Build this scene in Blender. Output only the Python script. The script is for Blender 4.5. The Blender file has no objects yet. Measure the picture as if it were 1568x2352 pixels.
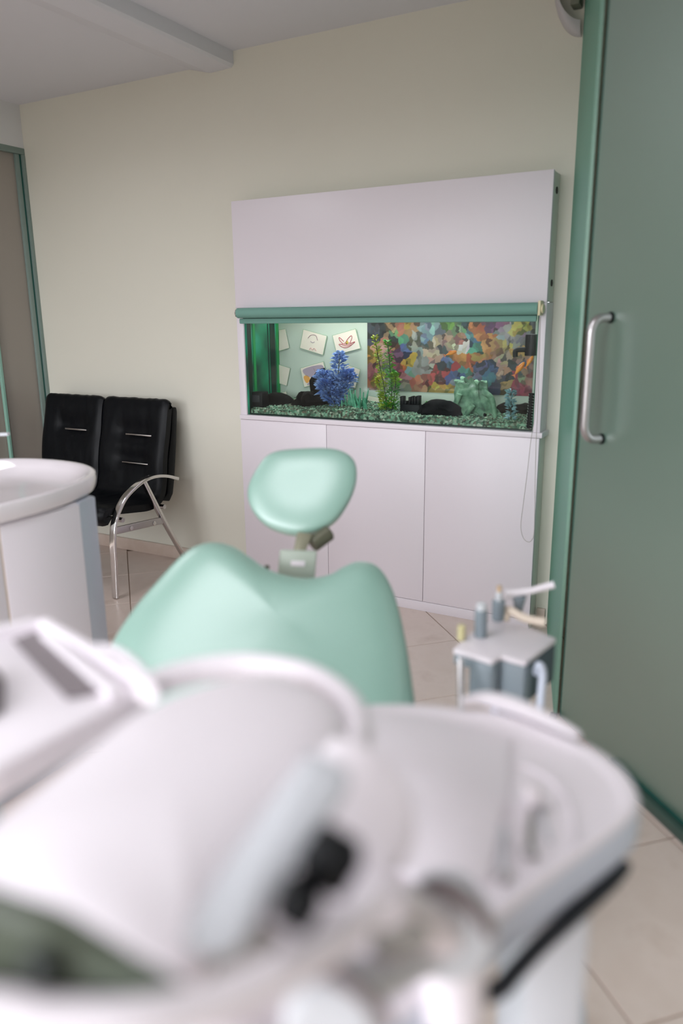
import bpy, bmesh, math, random
from mathutils import Vector, Matrix, noise
random.seed(7)
sc = bpy.context.scene
COL = sc.collection

# ------------------------------------------------------------------ camera
F, CX, CY, CAMH = 1734.0, 784.0, 1176.0, 1.32      # focal length and centre in px of a 1568 x 2352 frame
def _axes():
    v = Vector((855-CX, 7930-CY, F)).normalized()            # world down seen by the camera
    a = Vector((-2480-CX, 765-CY, F)); a -= a.dot(v)*v; a.normalize()
    X = -a; Z = -v; Y = Z.cross(X)
    return X, Y, Z
AX, AY, AZ = _axes()
def ray(px, py):
    c = Vector((px-CX, py-CY, F)); return Vector((AX.dot(c), AY.dot(c), AZ.dot(c)))
O = Vector((0, 0, CAMH))
def P(px, py, d): return O + ray(px, py)*(d/F)                # point at depth d
def PZ(px, py, z): r = ray(px, py); return O + r*((z-CAMH)/r.z)
def PY(px, py, y): r = ray(px, py); return O + r*(y/r.y)
def PX(px, py, x): r = ray(px, py); return O + r*(x/r.x)
cam = bpy.data.cameras.new('camera'); camo = bpy.data.objects.new('camera', cam); COL.objects.link(camo)
cam.sensor_fit = 'VERTICAL'; cam.sensor_height = 36.0; cam.sensor_width = 24.0
cam.lens = 36.0*F/2352.0; cam.clip_start = 0.02
R3 = Matrix(((AX.x, -AX.y, -AX.z), (AY.x, -AY.y, -AY.z), (AZ.x, -AZ.y, -AZ.z)))
camo.matrix_world = Matrix.Translation(O) @ R3.to_4x4()
cam.dof.use_dof = True; cam.dof.focus_distance = 3.75; cam.dof.aperture_fstop = 1.2
sc.camera = camo
sc.view_settings.view_transform = 'Standard'; sc.view_settings.look = 'None'
sc.view_settings.gamma = 1.0; sc.view_settings.use_curve_mapping = False
sc.view_settings.exposure = 0.06

# ------------------------------------------------------------------ world + lights
wd = bpy.data.worlds.new('world'); sc.world = wd; wd.use_nodes = True
wn = wd.node_tree; wbg = wn.nodes['Background']; wbg.inputs[1].default_value = SKY = 8.0
wg = wn.nodes.new('ShaderNodeTexCoord'); wsep = wn.nodes.new('ShaderNodeSeparateXYZ'); wr = wn.nodes.new('ShaderNodeValToRGB')   # overcast sky over darker ground
wn.links.new(wg.outputs['Generated'], wsep.inputs[0]); wn.links.new(wsep.outputs['Z'], wr.inputs[0]); wn.links.new(wr.outputs[0], wbg.inputs[0])
wr.color_ramp.elements[0].position = 0.0; wr.color_ramp.elements[0].color = (0.10, 0.10, 0.09, 1)
wr.color_ramp.elements[1].position = 0.03; wr.color_ramp.elements[1].color = (0.93, 0.95, 1.0, 1)
def area(name, loc, sx, sy, power, rot, col):
    l = bpy.data.lights.new(name, 'AREA'); l.shape = 'RECTANGLE'; l.size = sx; l.size_y = sy; l.energy = power; l.color = col
    o = bpy.data.objects.new(name, l); COL.objects.link(o); o.location = loc; o.rotation_euler = rot; return o
CEIL_L, CEIL_R = 2.468, 2.508
LAMPS = [(-2.9, 1.75), (-0.85, 0.78), (-1.85, -0.6)]
LAMP_POWER = [4.5, 7.2, 8.5]
WIN = (-3.3, 0.3, 0.55, 2.3)      # window behind the viewer: x0, x1, z0, z1
pt = area('window_portal', ((WIN[0]+WIN[1])/2, -1.68, (WIN[2]+WIN[3])/2), WIN[1]-WIN[0], WIN[3]-WIN[2], 1.0, (math.radians(90), 0, 0), (1, 1, 1)); pt.data.cycles.is_portal = True

# ------------------------------------------------------------------ materials
def lin(c): return tuple((x/12.92 if x <= 0.04045 else ((x+0.055)/1.055)**2.4) for x in (v/255.0 for v in c))
def mat(name, rgb, rough=0.5, metal=0.0, spec=0.5, noise_amt=0.0, nscale=20.0, bump=0.0, coat=0.0, linear=False, trans=0.0):
    m = bpy.data.materials.new(name); m.use_nodes = True; nt = m.node_tree
    b = nt.nodes['Principled BSDF']; c = rgb if linear else lin(rgb)
    b.inputs['Base Color'].default_value = (*c, 1); b.inputs['Roughness'].default_value = rough
    b.inputs['Metallic'].default_value = metal; b.inputs['Specular IOR Level'].default_value = spec
    b.inputs['Coat Weight'].default_value = coat; b.inputs['Coat Roughness'].default_value = 0.08 if rough < 0.2 else 0.33
    if noise_amt or bump:
        tc = nt.nodes.new('ShaderNodeTexCoord'); n = nt.nodes.new('ShaderNodeTexNoise')
        n.inputs['Scale'].default_value = nscale; n.inputs['Detail'].default_value = 5
        nt.links.new(tc.outputs['Object'], n.inputs['Vector'])
        if noise_amt:
            mx = nt.nodes.new('ShaderNodeMix'); mx.data_type = 'RGBA'
            mx.inputs[6].default_value = (*[max(0, v*(1-noise_amt)) for v in c], 1)
            mx.inputs[7].default_value = (*[min(1, v*(1+noise_amt)) for v in c], 1)
            nt.links.new(n.outputs['Fac'], mx.inputs[0]); nt.links.new(mx.outputs[2], b.inputs['Base Color'])
        if bump:
            bp = nt.nodes.new('ShaderNodeBump'); bp.inputs['Strength'].default_value = bump; bp.inputs['Distance'].default_value = 0.004
            nt.links.new(n.outputs['Fac'], bp.inputs['Height']); nt.links.new(bp.outputs['Normal'], b.inputs['Normal'])
    return m
def mat_glass(name, tint, gloss=0.06, rough=0.0):
    m = bpy.data.materials.new(name); m.use_nodes = True; nt = m.node_tree; nt.nodes.clear()
    o = nt.nodes.new('ShaderNodeOutputMaterial'); mx = nt.nodes.new('ShaderNodeMixShader')
    t = nt.nodes.new('ShaderNodeBsdfTransparent'); g = nt.nodes.new('ShaderNodeBsdfGlossy'); fr = nt.nodes.new('ShaderNodeFresnel')
    t.inputs[0].default_value = (*tint, 1); g.inputs['Roughness'].default_value = rough
    fr.inputs[0].default_value = 1.33
    (nt.links.new(fr.outputs[0], mx.inputs[0]) if gloss else None); mx.inputs[0].default_value = 0.0; nt.links.new(t.outputs[0], mx.inputs[1]); nt.links.new(g.outputs[0], mx.inputs[2])
    nt.links.new(mx.outputs[0], o.inputs[0]); return m
def mat_frost(name, rgb, rough, transl, gloss):
    m = bpy.data.materials.new(name); m.use_nodes = True; nt = m.node_tree; nt.nodes.clear()
    o = nt.nodes.new('ShaderNodeOutputMaterial')
    d = nt.nodes.new('ShaderNodeBsdfDiffuse'); t = nt.nodes.new('ShaderNodeBsdfTranslucent'); g = nt.nodes.new('ShaderNodeBsdfGlossy')
    c = lin(rgb); d.inputs[0].default_value = (*c, 1); t.inputs[0].default_value = (*c, 1); g.inputs['Roughness'].default_value = rough
    g.inputs[0].default_value = (0.9, 0.95, 0.93, 1)
    a = nt.nodes.new('ShaderNodeMixShader'); a.inputs[0].default_value = transl
    nt.links.new(d.outputs[0], a.inputs[1]); nt.links.new(t.outputs[0], a.inputs[2])
    b = nt.nodes.new('ShaderNodeMixShader'); b.inputs[0].default_value = gloss
    if gloss > 1:
        fr = nt.nodes.new('ShaderNodeFresnel'); fr.inputs[0].default_value = gloss; nt.links.new(fr.outputs[0], b.inputs[0])
    nt.links.new(a.outputs[0], b.inputs[1]); nt.links.new(g.outputs[0], b.inputs[2]); nt.links.new(b.outputs[0], o.inputs[0]); return m
def mat_ramp(name, stops, scale, rough=0.7, voronoi=False, detail=4):
    m = bpy.data.materials.new(name); m.use_nodes = True; nt = m.node_tree; b = nt.nodes['Principled BSDF']
    tc = nt.nodes.new('ShaderNodeTexCoord'); r = nt.nodes.new('ShaderNodeValToRGB')
    if voronoi:
        n = nt.nodes.new('ShaderNodeTexVoronoi'); n.inputs['Scale'].default_value = scale
        s = nt.nodes.new('ShaderNodeSeparateColor'); nt.links.new(n.outputs['Color'], s.inputs[0]); src = s.outputs[0]
    else:
        n = nt.nodes.new('ShaderNodeTexNoise'); n.inputs['Scale'].default_value = scale; n.inputs['Detail'].default_value = detail; src = n.outputs['Fac']
    nt.links.new(tc.outputs['Object'], n.inputs['Vector']); nt.links.new(src, r.inputs[0])
    while len(r.color_ramp.elements) < len(stops): r.color_ramp.elements.new(0.5)
    for e, (p, c) in zip(r.color_ramp.elements, stops): e.position = p; e.color = (*lin(c), 1)
    nt.links.new(r.outputs[0], b.inputs['Base Color']); b.inputs['Roughness'].default_value = rough; return m
def mat_attr(name, rough=0.6):
    m = bpy.data.materials.new(name); m.use_nodes = True; nt = m.node_tree; b = nt.nodes['Principled BSDF']
    a = nt.nodes.new('ShaderNodeAttribute'); a.attribute_name = 'print'; nt.links.new(a.outputs['Color'], b.inputs['Base Color'])
    b.inputs['Roughness'].default_value = rough; return m
def mat_emit(name, col, s):
    m = bpy.data.materials.new(name); m.use_nodes = True; b = m.node_tree.nodes['Principled BSDF']
    b.inputs['Emission Color'].default_value = (*col, 1); b.inputs['Emission Strength'].default_value = s; return m

M = dict(
 wall=mat('wall_paint', (225, 222, 209), 0.75, noise_amt=0.015, nscale=3, bump=0.02),
 lintel=mat('lintel_paint', (222, 222, 222), 0.75, noise_amt=0.01, nscale=4),
 ceil=mat('ceiling_paint', (221, 221, 226), 0.85, noise_amt=0.01, nscale=2),
 tile=mat_ramp('beige_floor_tile', [(0.3, (222, 203, 193)), (0.55, (229, 211, 202)), (0.75, (214, 194, 183))], 7, 0.28, detail=6),
 grout=mat('grout', (170, 148, 132), 0.9, noise_amt=0.05),
 skirting=mat_ramp('skirting_tile', [(0.35, (200, 180, 166)), (0.65, (212, 194, 182))], 9, 0.35),
 white=mat('white_laminate', (232, 224, 231), 0.38, noise_amt=0.006, nscale=6),
 edge=mat('cabinet_side_shade', (222, 222, 214), 0.45, noise_amt=0.006),  # grey-green shading of the cabinet sides mixed into the white
 hole=mat('dark_hole', (30, 24, 22), 0.6, noise_amt=0.05),
 plastic=mat('white_plastic', (235, 228, 234), 0.42, noise_amt=0.006, nscale=5),
 plastic_grey=mat('pale_grey_plastic', (205, 207, 212), 0.38, noise_amt=0.01, nscale=8),
 seam_shade=mat('brown_grey_shade', (128, 116, 118), 0.5, noise_amt=0.03), patch_grey=mat('grey_patch', (150, 147, 143), 0.5, noise_amt=0.03),
 strip_grey=mat('mid_grey_plastic', (190, 192, 197), 0.4, noise_amt=0.01, nscale=8),
 unit_side=mat('grey_white_plastic', (204, 211, 228), 0.35, noise_amt=0.008, nscale=8),
 ceramic=mat('ceramic', (236, 228, 233), 0.08, noise_amt=0.005, nscale=4, coat=0.5),
 mint=mat('mint_leatherette', (142, 180, 167), 0.4, spec=1.0, noise_amt=0.02, nscale=30, coat=1.0),
 leather=mat('black_leather', (6, 8, 13), 0.42, spec=0.2, noise_amt=0.15, nscale=60, bump=0.15),
 chrome=mat('chrome', (215, 212, 212), 0.13, 1.0, noise_amt=0.01, nscale=12),
 steel=mat('brushed_steel', (190, 186, 188), 0.3, 1.0, noise_amt=0.03, nscale=60),
 alu=mat('aluminium', (190, 194, 206), 0.42, 0.35, noise_amt=0.02, nscale=30),
 teal_frame=mat('teal_aluminium', (132, 150, 144), 0.4, 0.2, noise_amt=0.02, nscale=30),
 teal_dark=mat('dark_teal_gasket', (28, 88, 80), 0.35, noise_amt=0.03),
 rail=mat('dark_green_rail', (70, 96, 88), 0.35, 0.2, noise_amt=0.06, nscale=25),
 frost_door=mat_frost('frosted_green_glass', (76, 120, 100), 0.42, 0.2, 0.40),
 frost_side=mat_frost('frosted_teal_glass', (100, 168, 144), 0.34, 0.2, 0.25),
 frost_left=mat_frost('smoked_frosted_glass', (166, 158, 150), 0.22, 0.35, 1.5),
 glass_edge=mat('green_glass_edge', (140, 182, 166), 0.25, noise_amt=0.02),
 blind=mat('teal_blind_fabric', (116, 160, 148), 0.7, noise_amt=0.04, nscale=200),
 cream=mat('cream_plastic', (226, 214, 178), 0.4, noise_amt=0.02),
 chain=mat('bead_chain', (196, 188, 186), 0.35, 0.3, noise_amt=0.02),
 tank_glass=mat_glass('tank_glass', (0.95, 0.975, 0.965)),
 water=mat_glass('tank_water', (0.97, 0.985, 0.975), 0.0),
 tank_green=mat_ramp('green_side_glass', [(0.3, (4, 62, 52)), (0.5, (14, 120, 84)), (0.62, (20, 142, 112)), (0.8, (60, 170, 130))], 6, 0.5, detail=2),
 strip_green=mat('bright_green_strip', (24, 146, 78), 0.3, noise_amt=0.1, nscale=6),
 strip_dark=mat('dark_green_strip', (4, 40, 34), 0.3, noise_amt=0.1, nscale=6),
 tank_back=mat('mint_backdrop', (208, 216, 206), 0.7, noise_amt=0.02, nscale=5),
 paper=mat('drawing_paper', (240, 226, 214), 0.8, noise_amt=0.02, nscale=10),
 paper_edge=mat('sheet_border', (150, 184, 154), 0.8, noise_amt=0.03),
 ink_brown=mat('brown_ink', (150, 122, 128), 0.8, noise_amt=0.05), ink_red=mat('red_ink', (178, 70, 84), 0.8, noise_amt=0.05),
 ink_rose=mat('rose_ink', (214, 160, 156), 0.8, noise_amt=0.05), ink_orange=mat('orange_ink', (234, 166, 86), 0.8, noise_amt=0.05),
 ink_violet=mat('violet_ink', (176, 158, 176), 0.8, noise_amt=0.05), ink_yellow=mat('yellow_ink', (222, 190, 90), 0.8, noise_amt=0.05),
 print_=mat_attr('poster_print'),
 gravel=mat_ramp('gravel_stones', [(0.1, (50, 66, 52)), (0.3, (84, 130, 104)), (0.5, (150, 196, 166)), (0.7, (108, 96, 80)), (0.85, (70, 110, 88)), (0.95, (190, 206, 184))], 95, 0.7, voronoi=True),
 rock=mat('black_rock', (4, 4, 5), 0.75, spec=0.15, noise_amt=0.4, nscale=30, bump=0.4),
 black=mat('black_plastic', (6, 8, 12), 0.5, spec=0.25, noise_amt=0.1, nscale=30),
 black_rubber=mat('black_rubber', (22, 26, 34), 0.5, noise_amt=0.1, nscale=30),
 blue_leaf=mat_ramp('blue_leaves', [(0.3, (70, 104, 176)), (0.5, (112, 146, 208)), (0.7, (160, 186, 226))], 22, 0.6),
 pale_leaf=mat_ramp('pale_blue_leaves', [(0.3, (96, 140, 150)), (0.7, (150, 190, 194))], 30, 0.6),
 green_leaf=mat_ramp('green_leaves', [(0.3, (26, 96, 30)), (0.5, (54, 142, 36)), (0.68, (150, 176, 44))], 16, 0.55),
 olive_leaf=mat_ramp('yellow_green_leaves', [(0.3, (96, 130, 24)), (0.5, (150, 178, 40)), (0.7, (190, 160, 60))], 14, 0.55),
 teal_leaf=mat_ramp('teal_coral', [(0.3, (48, 136, 104)), (0.7, (126, 204, 168))], 40, 0.6),
 stem=mat('dark_stem', (50, 56, 44), 0.6, noise_amt=0.1),
 stump=mat_ramp('green_grey_bark', [(0.25, (30, 50, 40)), (0.45, (92, 134, 108)), (0.65, (138, 178, 148)), (0.8, (70, 104, 84))], 26, 0.7, detail=8),
 fish=mat_ramp('orange_scales', [(0.35, (226, 112, 22)), (0.65, (246, 160, 50))], 30, 0.3), fin=mat('orange_fin', (220, 112, 40), 0.4, noise_amt=0.08),
 tube_light=mat('pale_coil', (170, 184, 178), 0.4, noise_amt=0.05),
 olive_metal=mat('olive_grey_metal', (150, 148, 128), 0.4, 0.4, noise_amt=0.05), bracket=mat('grey_green_bracket', (176, 186, 174), 0.4, 0.1, noise_amt=0.03),
 lens_dark=mat('dark_lens', (26, 34, 30), 0.4, noise_amt=0.1), dark_olive=mat('dark_olive_knob', (92, 92, 76), 0.4, 0.2, noise_amt=0.08),
 holder=mat('slate_grey_plastic', (128, 139, 147), 0.42, noise_amt=0.02), holder_shaded=mat('shaded_slate_plastic', (58, 74, 84), 0.42, noise_amt=0.03),
 holder_top=mat('holder_top', (226, 218, 224), 0.4, noise_amt=0.01), beige=mat('beige_pad', (224, 208, 192), 0.5, noise_amt=0.02),
 yellow=mat('yellow_cap', (206, 196, 150), 0.45, noise_amt=0.03), tan=mat('tan_cap', (200, 172, 142), 0.5, noise_amt=0.03),
 screen=mat('grey_screen', (128, 119, 123), 0.35, noise_amt=0.02), dark_screen=mat('dark_grey', (96, 88, 90), 0.4, noise_amt=0.03),
 reflector=mat_ramp('olive_reflector', [(0.3, (44, 46, 32)), (0.5, (76, 82, 68)), (0.7, (110, 120, 108))], 8, 0.25, detail=1),
 sconce=mat('sconce_grey', (196, 192, 194), 0.5, noise_amt=0.01), sconce_in=mat('sconce_inside', (110, 112, 98), 0.5, noise_amt=0.02),
 diffuser=mat_emit('lamp_diffuser', (0.93, 0.955, 1.0), 2.2), lamp_frame=mat('lamp_frame', (225, 225, 225), 0.4, noise_amt=0.01),
)

# ------------------------------------------------------------------ mesh helpers
BASE = {}
def link(name, verts, faces, m, parent=None, smooth=True, base=None, **props):
    me = bpy.data.meshes.new(name)
    if parent is not None: L = BASE[parent.name]
    elif base is not None: L = Vector(base)
    else:
        xs = [v[0] for v in verts]; ys = [v[1] for v in verts]; zs = [v[2] for v in verts]
        L = Vector(((min(xs)+max(xs))/2, (min(ys)+max(ys))/2, min(zs)))
    me.from_pydata([(v[0]-L.x, v[1]-L.y, v[2]-L.z) for v in verts], [], faces); me.update()
    bm = bmesh.new(); bm.from_mesh(me); bmesh.ops.recalc_face_normals(bm, faces=bm.faces); bm.to_mesh(me); bm.free()
    if smooth:
        for p in me.polygons: p.use_smooth = True
        try: me.set_sharp_from_angle(angle=math.radians(38))
        except Exception: pass
    me.materials.append(m)
    o = bpy.data.objects.new(name, me); COL.objects.link(o)
    if parent is not None: o.parent = parent
    else: o.location = L
    BASE[o.name] = L
    for k, v in props.items(): o[k] = v
    return o
def thing(name, label, cat, loc, group=None):
    o = bpy.data.objects.new(name, None); COL.objects.link(o); o.location = loc; o.empty_display_size = 0.05
    o['label'] = label; o['category'] = cat
    if group: o['group'] = group
    BASE[o.name] = Vector(loc); return o
def struct_root(name, loc):
    o = bpy.data.objects.new(name, None); COL.objects.link(o); o.location = loc; o['kind'] = 'structure'; BASE[o.name] = Vector(loc); return o
class G:
    def __init__(s): s.v = []; s.f = []
    def add(s, v, f):
        n = len(s.v); s.v += [Vector(x) for x in v]; s.f += [tuple(i+n for i in q) for q in f]; return s
    def build(s, name, m, parent=None, **k): return link(name, s.v, s.f, m, parent, **k)
def box(x0, x1, y0, y1, z0, z1, bev=0.0, seg=2, mtx=None):
    bm = bmesh.new(); bmesh.ops.create_cube(bm, size=1)
    for v in bm.verts: v.co = Vector(((x0+x1)/2+v.co.x*(x1-x0), (y0+y1)/2+v.co.y*(y1-y0), (z0+z1)/2+v.co.z*(z1-z0)))
    if bev: bmesh.ops.bevel(bm, geom=list(bm.edges), offset=bev, segments=seg, affect='EDGES', profile=0.5)
    bm.verts.index_update()
    v = [x.co.copy() for x in bm.verts]; f = [[y.index for y in q.verts] for q in bm.faces]; bm.free()
    if mtx: v = [mtx @ x for x in v]
    return G().add(v, f)
def spline(pts, n=8, closed=False):
    pts = [Vector(p) for p in pts]; out = []; N = len(pts)
    for i in range(N if closed else N-1):
        if closed: a, b, c, d = pts[(i-1) % N], pts[i], pts[(i+1) % N], pts[(i+2) % N]
        else: a, b, c, d = pts[max(i-1, 0)], pts[i], pts[i+1], pts[min(i+2, N-1)]
        for k in range(n):
            t = k/n; t2 = t*t; t3 = t2*t
            out.append(0.5*((2*b)+(c-a)*t+(2*a-5*b+4*c-d)*t2+(3*b-a-3*c+d)*t3))
    if not closed: out.append(pts[-1])
    return out
def tube(pts, r, n=12, closed=False, flat=None, up=None):
    """r a number or a list; flat=(w,h) with up vector: rectangular-ish rounded section"""
    pts = [Vector(p) for p in pts]; N = len(pts); g = G(); V = []; Fc = []
    t0 = (pts[1]-pts[0]).normalized(); nrm = Vector(up) if up is not None else (Vector((0, 0, 1)) if abs(t0.z) < 0.9 else Vector((1, 0, 0)))
    for i in range(N):
        if closed: t = (pts[(i+1) % N]-pts[i-1]).normalized()
        else: t = (pts[min(i+1, N-1)]-pts[max(i-1, 0)]).normalized()
        nrm = (nrm-nrm.dot(t)*t).normalized(); bi = t.cross(nrm)
        rr = r[i] if isinstance(r, (list, tuple)) else r
        for k in range(n):
            a = 2*math.pi*(k+0.5)/n; c, s = math.cos(a), math.sin(a)
            if flat:
                e = 0.35; c = math.copysign(abs(c)**e, c)*flat[0]; s = math.copysign(abs(s)**e, s)*flat[1]
                V.append(pts[i]+bi*c+nrm*s)
            else: V.append(pts[i]+(nrm*c+bi*s)*rr)
    for i in range(N if closed else N-1):
        j = (i+1) % N
        for k in range(n):
            l = (k+1) % n; Fc.append((i*n+k, i*n+l, j*n+l, j*n+k))
    if not closed:
        Fc.append(tuple(range(n))); Fc.append(tuple((N-1)*n+k for k in range(n)))
    return g.add(V, Fc)
def lathe(prof, n, mtx=None, cap=True):
    V = []; Fc = []
    for (r, z) in prof:
        for k in range(n):
            a = 2*math.pi*k/n; V.append(Vector((r*math.cos(a), r*math.sin(a), z)))
    for i in range(len(prof)-1):
        for k in range(n):
            l = (k+1) % n; Fc.append((i*n+k, i*n+l, (i+1)*n+l, (i+1)*n+k))
    if cap: Fc.append(tuple(range(n))); Fc.append(tuple((len(prof)-1)*n+k for k in range(n)))
    if mtx: V = [mtx @ v for v in V]
    return G().add(V, Fc)
def frame_to(loc, zdir, xdir=None):
    z = Vector(zdir).normalized(); x = Vector(xdir) if xdir is not None else (Vector((1, 0, 0)) if abs(z.x) < 0.9 else Vector((0, 1, 0)))
    x = (x-x.dot(z)*z).normalized(); y = z.cross(x)
    return Matrix(((x.x, y.x, z.x, loc[0]), (x.y, y.y, z.y, loc[1]), (x.z, y.z, z.z, loc[2]), (0, 0, 0, 1)))
def cyl(a, b, r, n=20, bev=0.0, r2=None):
    a = Vector(a); b = Vector(b); L = (b-a).length; r2 = r if r2 is None else r2
    pr = [(r-bev, 0), (r, bev), (r2, L-bev), (r2-bev, L)] if bev else [(r, 0), (r2, L)]
    return lathe(pr, n, frame_to(a, b-a))
def cushion(outline, normal, front, back, rings=9, expo=2.4, dish=0.0, closed_pts=6, edge=0.6, relax=0, dist_w=0.0):
    """pillow over a closed 3-D outline: domed to `front` along the normal and `back` against it"""
    ol = spline(outline, closed_pts, True); n = len(ol); nrm = Vector(normal).normalized()
    c = sum(ol, Vector())/n; V = []; Fc = []
    ss = [math.sin(math.pi/2*(i/rings)**edge) for i in range(rings, 0, -1)]
    lay = []
    for side, hgt in ((-1, back), (1, front)):
        rr = []
        for s in (reversed(ss[1:]) if side < 0 else ss[1:]):
            q = hgt*(1-s**expo)**(1/expo)-(dish*(1-s)**2*hgt if side > 0 else 0)
            rr.append((s, side*q))
        lay.append(rr)
    allr = lay[0]+[(1.0, 0.0)]+lay[1]
    for s, q in allr:
        for p in ol:
            b_ = c+(p-c)*s
            if dist_w and q > 0:       # height follows the distance to the seam
                dd_ = min((b_-o_).length for o_ in ol); b_ = b_+nrm*front*(1-(1-min(1, dd_/dist_w))**2)**0.5
            else: b_ = b_+nrm*q
            V.append(b_)
    m = len(allr)
    for i in range(m-1):
        for k in range(n):
            l = (k+1) % n; Fc.append((i*n+k, i*n+l, (i+1)*n+l, (i+1)*n+k))
    V.append(c-nrm*back); a = len(V)-1; V.append(c+nrm*(front*(1-dish))); b = len(V)-1
    for k in range(n):
        l = (k+1) % n; Fc.append((a, l, k)); Fc.append((b, (m-1)*n+k, (m-1)*n+l))
    if relax:
        me = bpy.data.meshes.new('tmp'); me.from_pydata(V, [], Fc); bm = bmesh.new(); bm.from_mesh(me); bm.verts.ensure_lookup_table()
        mid = rings-1; vs = [v for v in bm.verts if not (mid-2)*n <= v.index < (mid+4)*n]
        for _ in range(relax): bmesh.ops.smooth_vert(bm, verts=vs, factor=0.5, use_axis_x=True, use_axis_y=True, use_axis_z=True)
        V = [v.co.copy() for v in bm.verts]; bm.free(); bpy.data.meshes.remove(me)
    return G().add(V, Fc)
def prism(poly, dvec, bev=0.0, seg=2):
    """polygon (3-D points) extruded by a vector, bevelled"""
    bm = bmesh.new(); vs = [bm.verts.new(p) for p in poly]; f = bm.faces.new(vs)
    r = bmesh.ops.extrude_face_region(bm, geom=[f]); bmesh.ops.translate(bm, vec=Vector(dvec), verts=[x for x in r['geom'] if isinstance(x, bmesh.types.BMVert)])
    bmesh.ops.recalc_face_normals(bm, faces=bm.faces)
    if bev: bmesh.ops.bevel(bm, geom=list(bm.edges), offset=bev, segments=seg, affect='EDGES', profile=0.5)
    bm.verts.index_update(); v = [x.co.copy() for x in bm.verts]; fc = [[y.index for y in q.verts] for q in bm.faces]; bm.free()
    return G().add(v, fc)
def blob(c, r, seed=0, amt=0.25, sub=3, freq=1.6):
    bm = bmesh.new(); bmesh.ops.create_icosphere(bm, subdivisions=sub, radius=1.0)
    V = []
    for v in bm.verts:
        d = v.co.normalized(); k = 1+amt*noise.noise(d*freq+Vector((seed*3.1, seed*1.7, seed)))+amt*0.5*noise.noise(d*freq*2.7+Vector((seed, 5, 2)))
        V.append(Vector((c[0]+d.x*r[0]*k, c[1]+d.y*r[1]*k, c[2]+d.z*r[2]*k)))
    bm.verts.index_update(); Fc = [[y.index for y in q.verts] for q in bm.faces]; bm.free(); return G().add(V, Fc)
CR = Vector((AX.x, AY.x, AZ.x)); CU = -Vector((AX.y, AY.y, AZ.y)); CB = -Vector((AX.z, AY.z, AZ.z))   # right, up, toward the viewer

# ------------------------------------------------------------------ the room
WX, WY = -3.72, 3.16                     # left wall plane, back wall plane
RX, FY = 1.5, -1.6                       # far right wall, wall behind the camera
TX0, TX1, TZ0, TZ1 = -2.205, -0.785, 0.862, 1.36     # aquarium opening
g = G()
for (a, b, c, d) in ((WX-0.1, TX0-0.01, 0, 2.62), (TX1+0.01, RX+0.1, 0, 2.62), (TX0-0.01, TX1+0.01, 0, TZ0-0.04), (TX0-0.01, TX1+0.01, TZ1+0.06, 2.62)):
    q = box(a, b, WY, WY+0.12, c, d); g.add(q.v, q.f)
g.build('wall_back', M['wall'], smooth=False, kind='structure')
floor = box(WX-0.1, RX+0.1, FY-0.1, WY+0.12, -0.12, -0.004).build('floor', M['grout'], smooth=False, kind='structure')
# 45 degree tiles
S = 0.437; s0, t0 = -1.388, 1.285; gap = 0.0022; r2 = math.sqrt(0.5)
def clip(poly, ax, val, keep_less):
    out = []
    for i in range(len(poly)):
        a, b = poly[i], poly[(i+1) % len(poly)]
        ia = (a[ax] <= val) == keep_less; ib = (b[ax] <= val) == keep_less
        if ia: out.append(a)
        if ia != ib:
            k = (val-a[ax])/(b[ax]-a[ax]); out.append((a[0]+(b[0]-a[0])*k, a[1]+(b[1]-a[1])*k))
    return out
full = None
for i in range(-16, 16):
    for j in range(-16, 16):
        s, t = s0+i*S, t0+j*S
        cs = [(s+gap, t+gap), (s+S-gap, t+gap), (s+S-gap, t+S-gap), (s+gap, t+S-gap)]
        poly = [((a+b)*r2, (b-a)*r2) for a, b in cs]
        cxy = (sum(p[0] for p in poly)/4, sum(p[1] for p in poly)/4)
        n0 = poly
        for ax, val, kl in ((0, WX, False), (0, RX, True), (1, FY, False), (1, WY-0.001, True)):
            if len(poly) > 2: poly = clip(poly, ax, val, kl)
        if len(poly) < 3: continue
        ar = abs(sum(poly[k][0]*poly[(k+1) % len(poly)][1]-poly[(k+1) % len(poly)][0]*poly[k][1] for k in range(len(poly))))/2
        if ar < 0.002: continue
        if poly == n0:
            if full is None:
                q = prism([Vector((x, y, -0.008)) for x, y in poly], (0, 0, 0.008), 0.0012, 1)
                o = q.build('tile', M['tile'], floor, smooth=False)
                # origin at the tile centre so copies can share the mesh
                L = Vector((cxy[0], cxy[1], 0)) - BASE[floor.name]
                for v in o.data.vertices: v.co -= L
                o.location = L; full = o
            else:
                o = full.copy(); COL.objects.link(o); o.parent = floor; o.location = Vector((cxy[0], cxy[1], 0)) - BASE[floor.name]
        else:
            prism([Vector((x, y, -0.008)) for x, y in poly], (0, 0, 0.008)).build('tile', M['tile'], floor, smooth=False)
g = box(WX-0.1, -2.53, FY-0.1, WY+0.12, CEIL_L, 2.70); q = box(-2.275, RX+0.1, FY-0.1, WY+0.12, CEIL_R, 2.70); g.add(q.v, q.f)
g.build('ceiling', M['ceil'], smooth=False, kind='structure')
prism([Vector(p) for p in ((-2.53, FY-0.05, 2.62), (-2.53, FY-0.05, CEIL_L), (-2.41, FY-0.05, 2.436), (-2.287, FY-0.05, 2.440), (-2.275, FY-0.05, 2.452), (-2.275, FY-0.05, 2.62))], (0, WY-FY+0.05, 0)).build('trim_1', M['ceil'], smooth=False, kind='structure')
box(WX, -2.245, WY-0.011, WY, 0, 0.072, 0.002).build('baseboard_back', M['skirting'], kind='structure')
box(-0.752, -0.715, WY-0.011, WY, 0, 0.072, 0.002).build('baseboard_right', M['skirting'], kind='structure')
box(WX-0.12, WX, FY, WY, 2.245, 2.62).build('wall_left', M['lintel'], smooth=False, kind='structure')
box(RX, RX+0.1, FY, WY, 0, 2.62).build('wall_right', M['wall'], smooth=False, kind='structure')
g = G()
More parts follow.
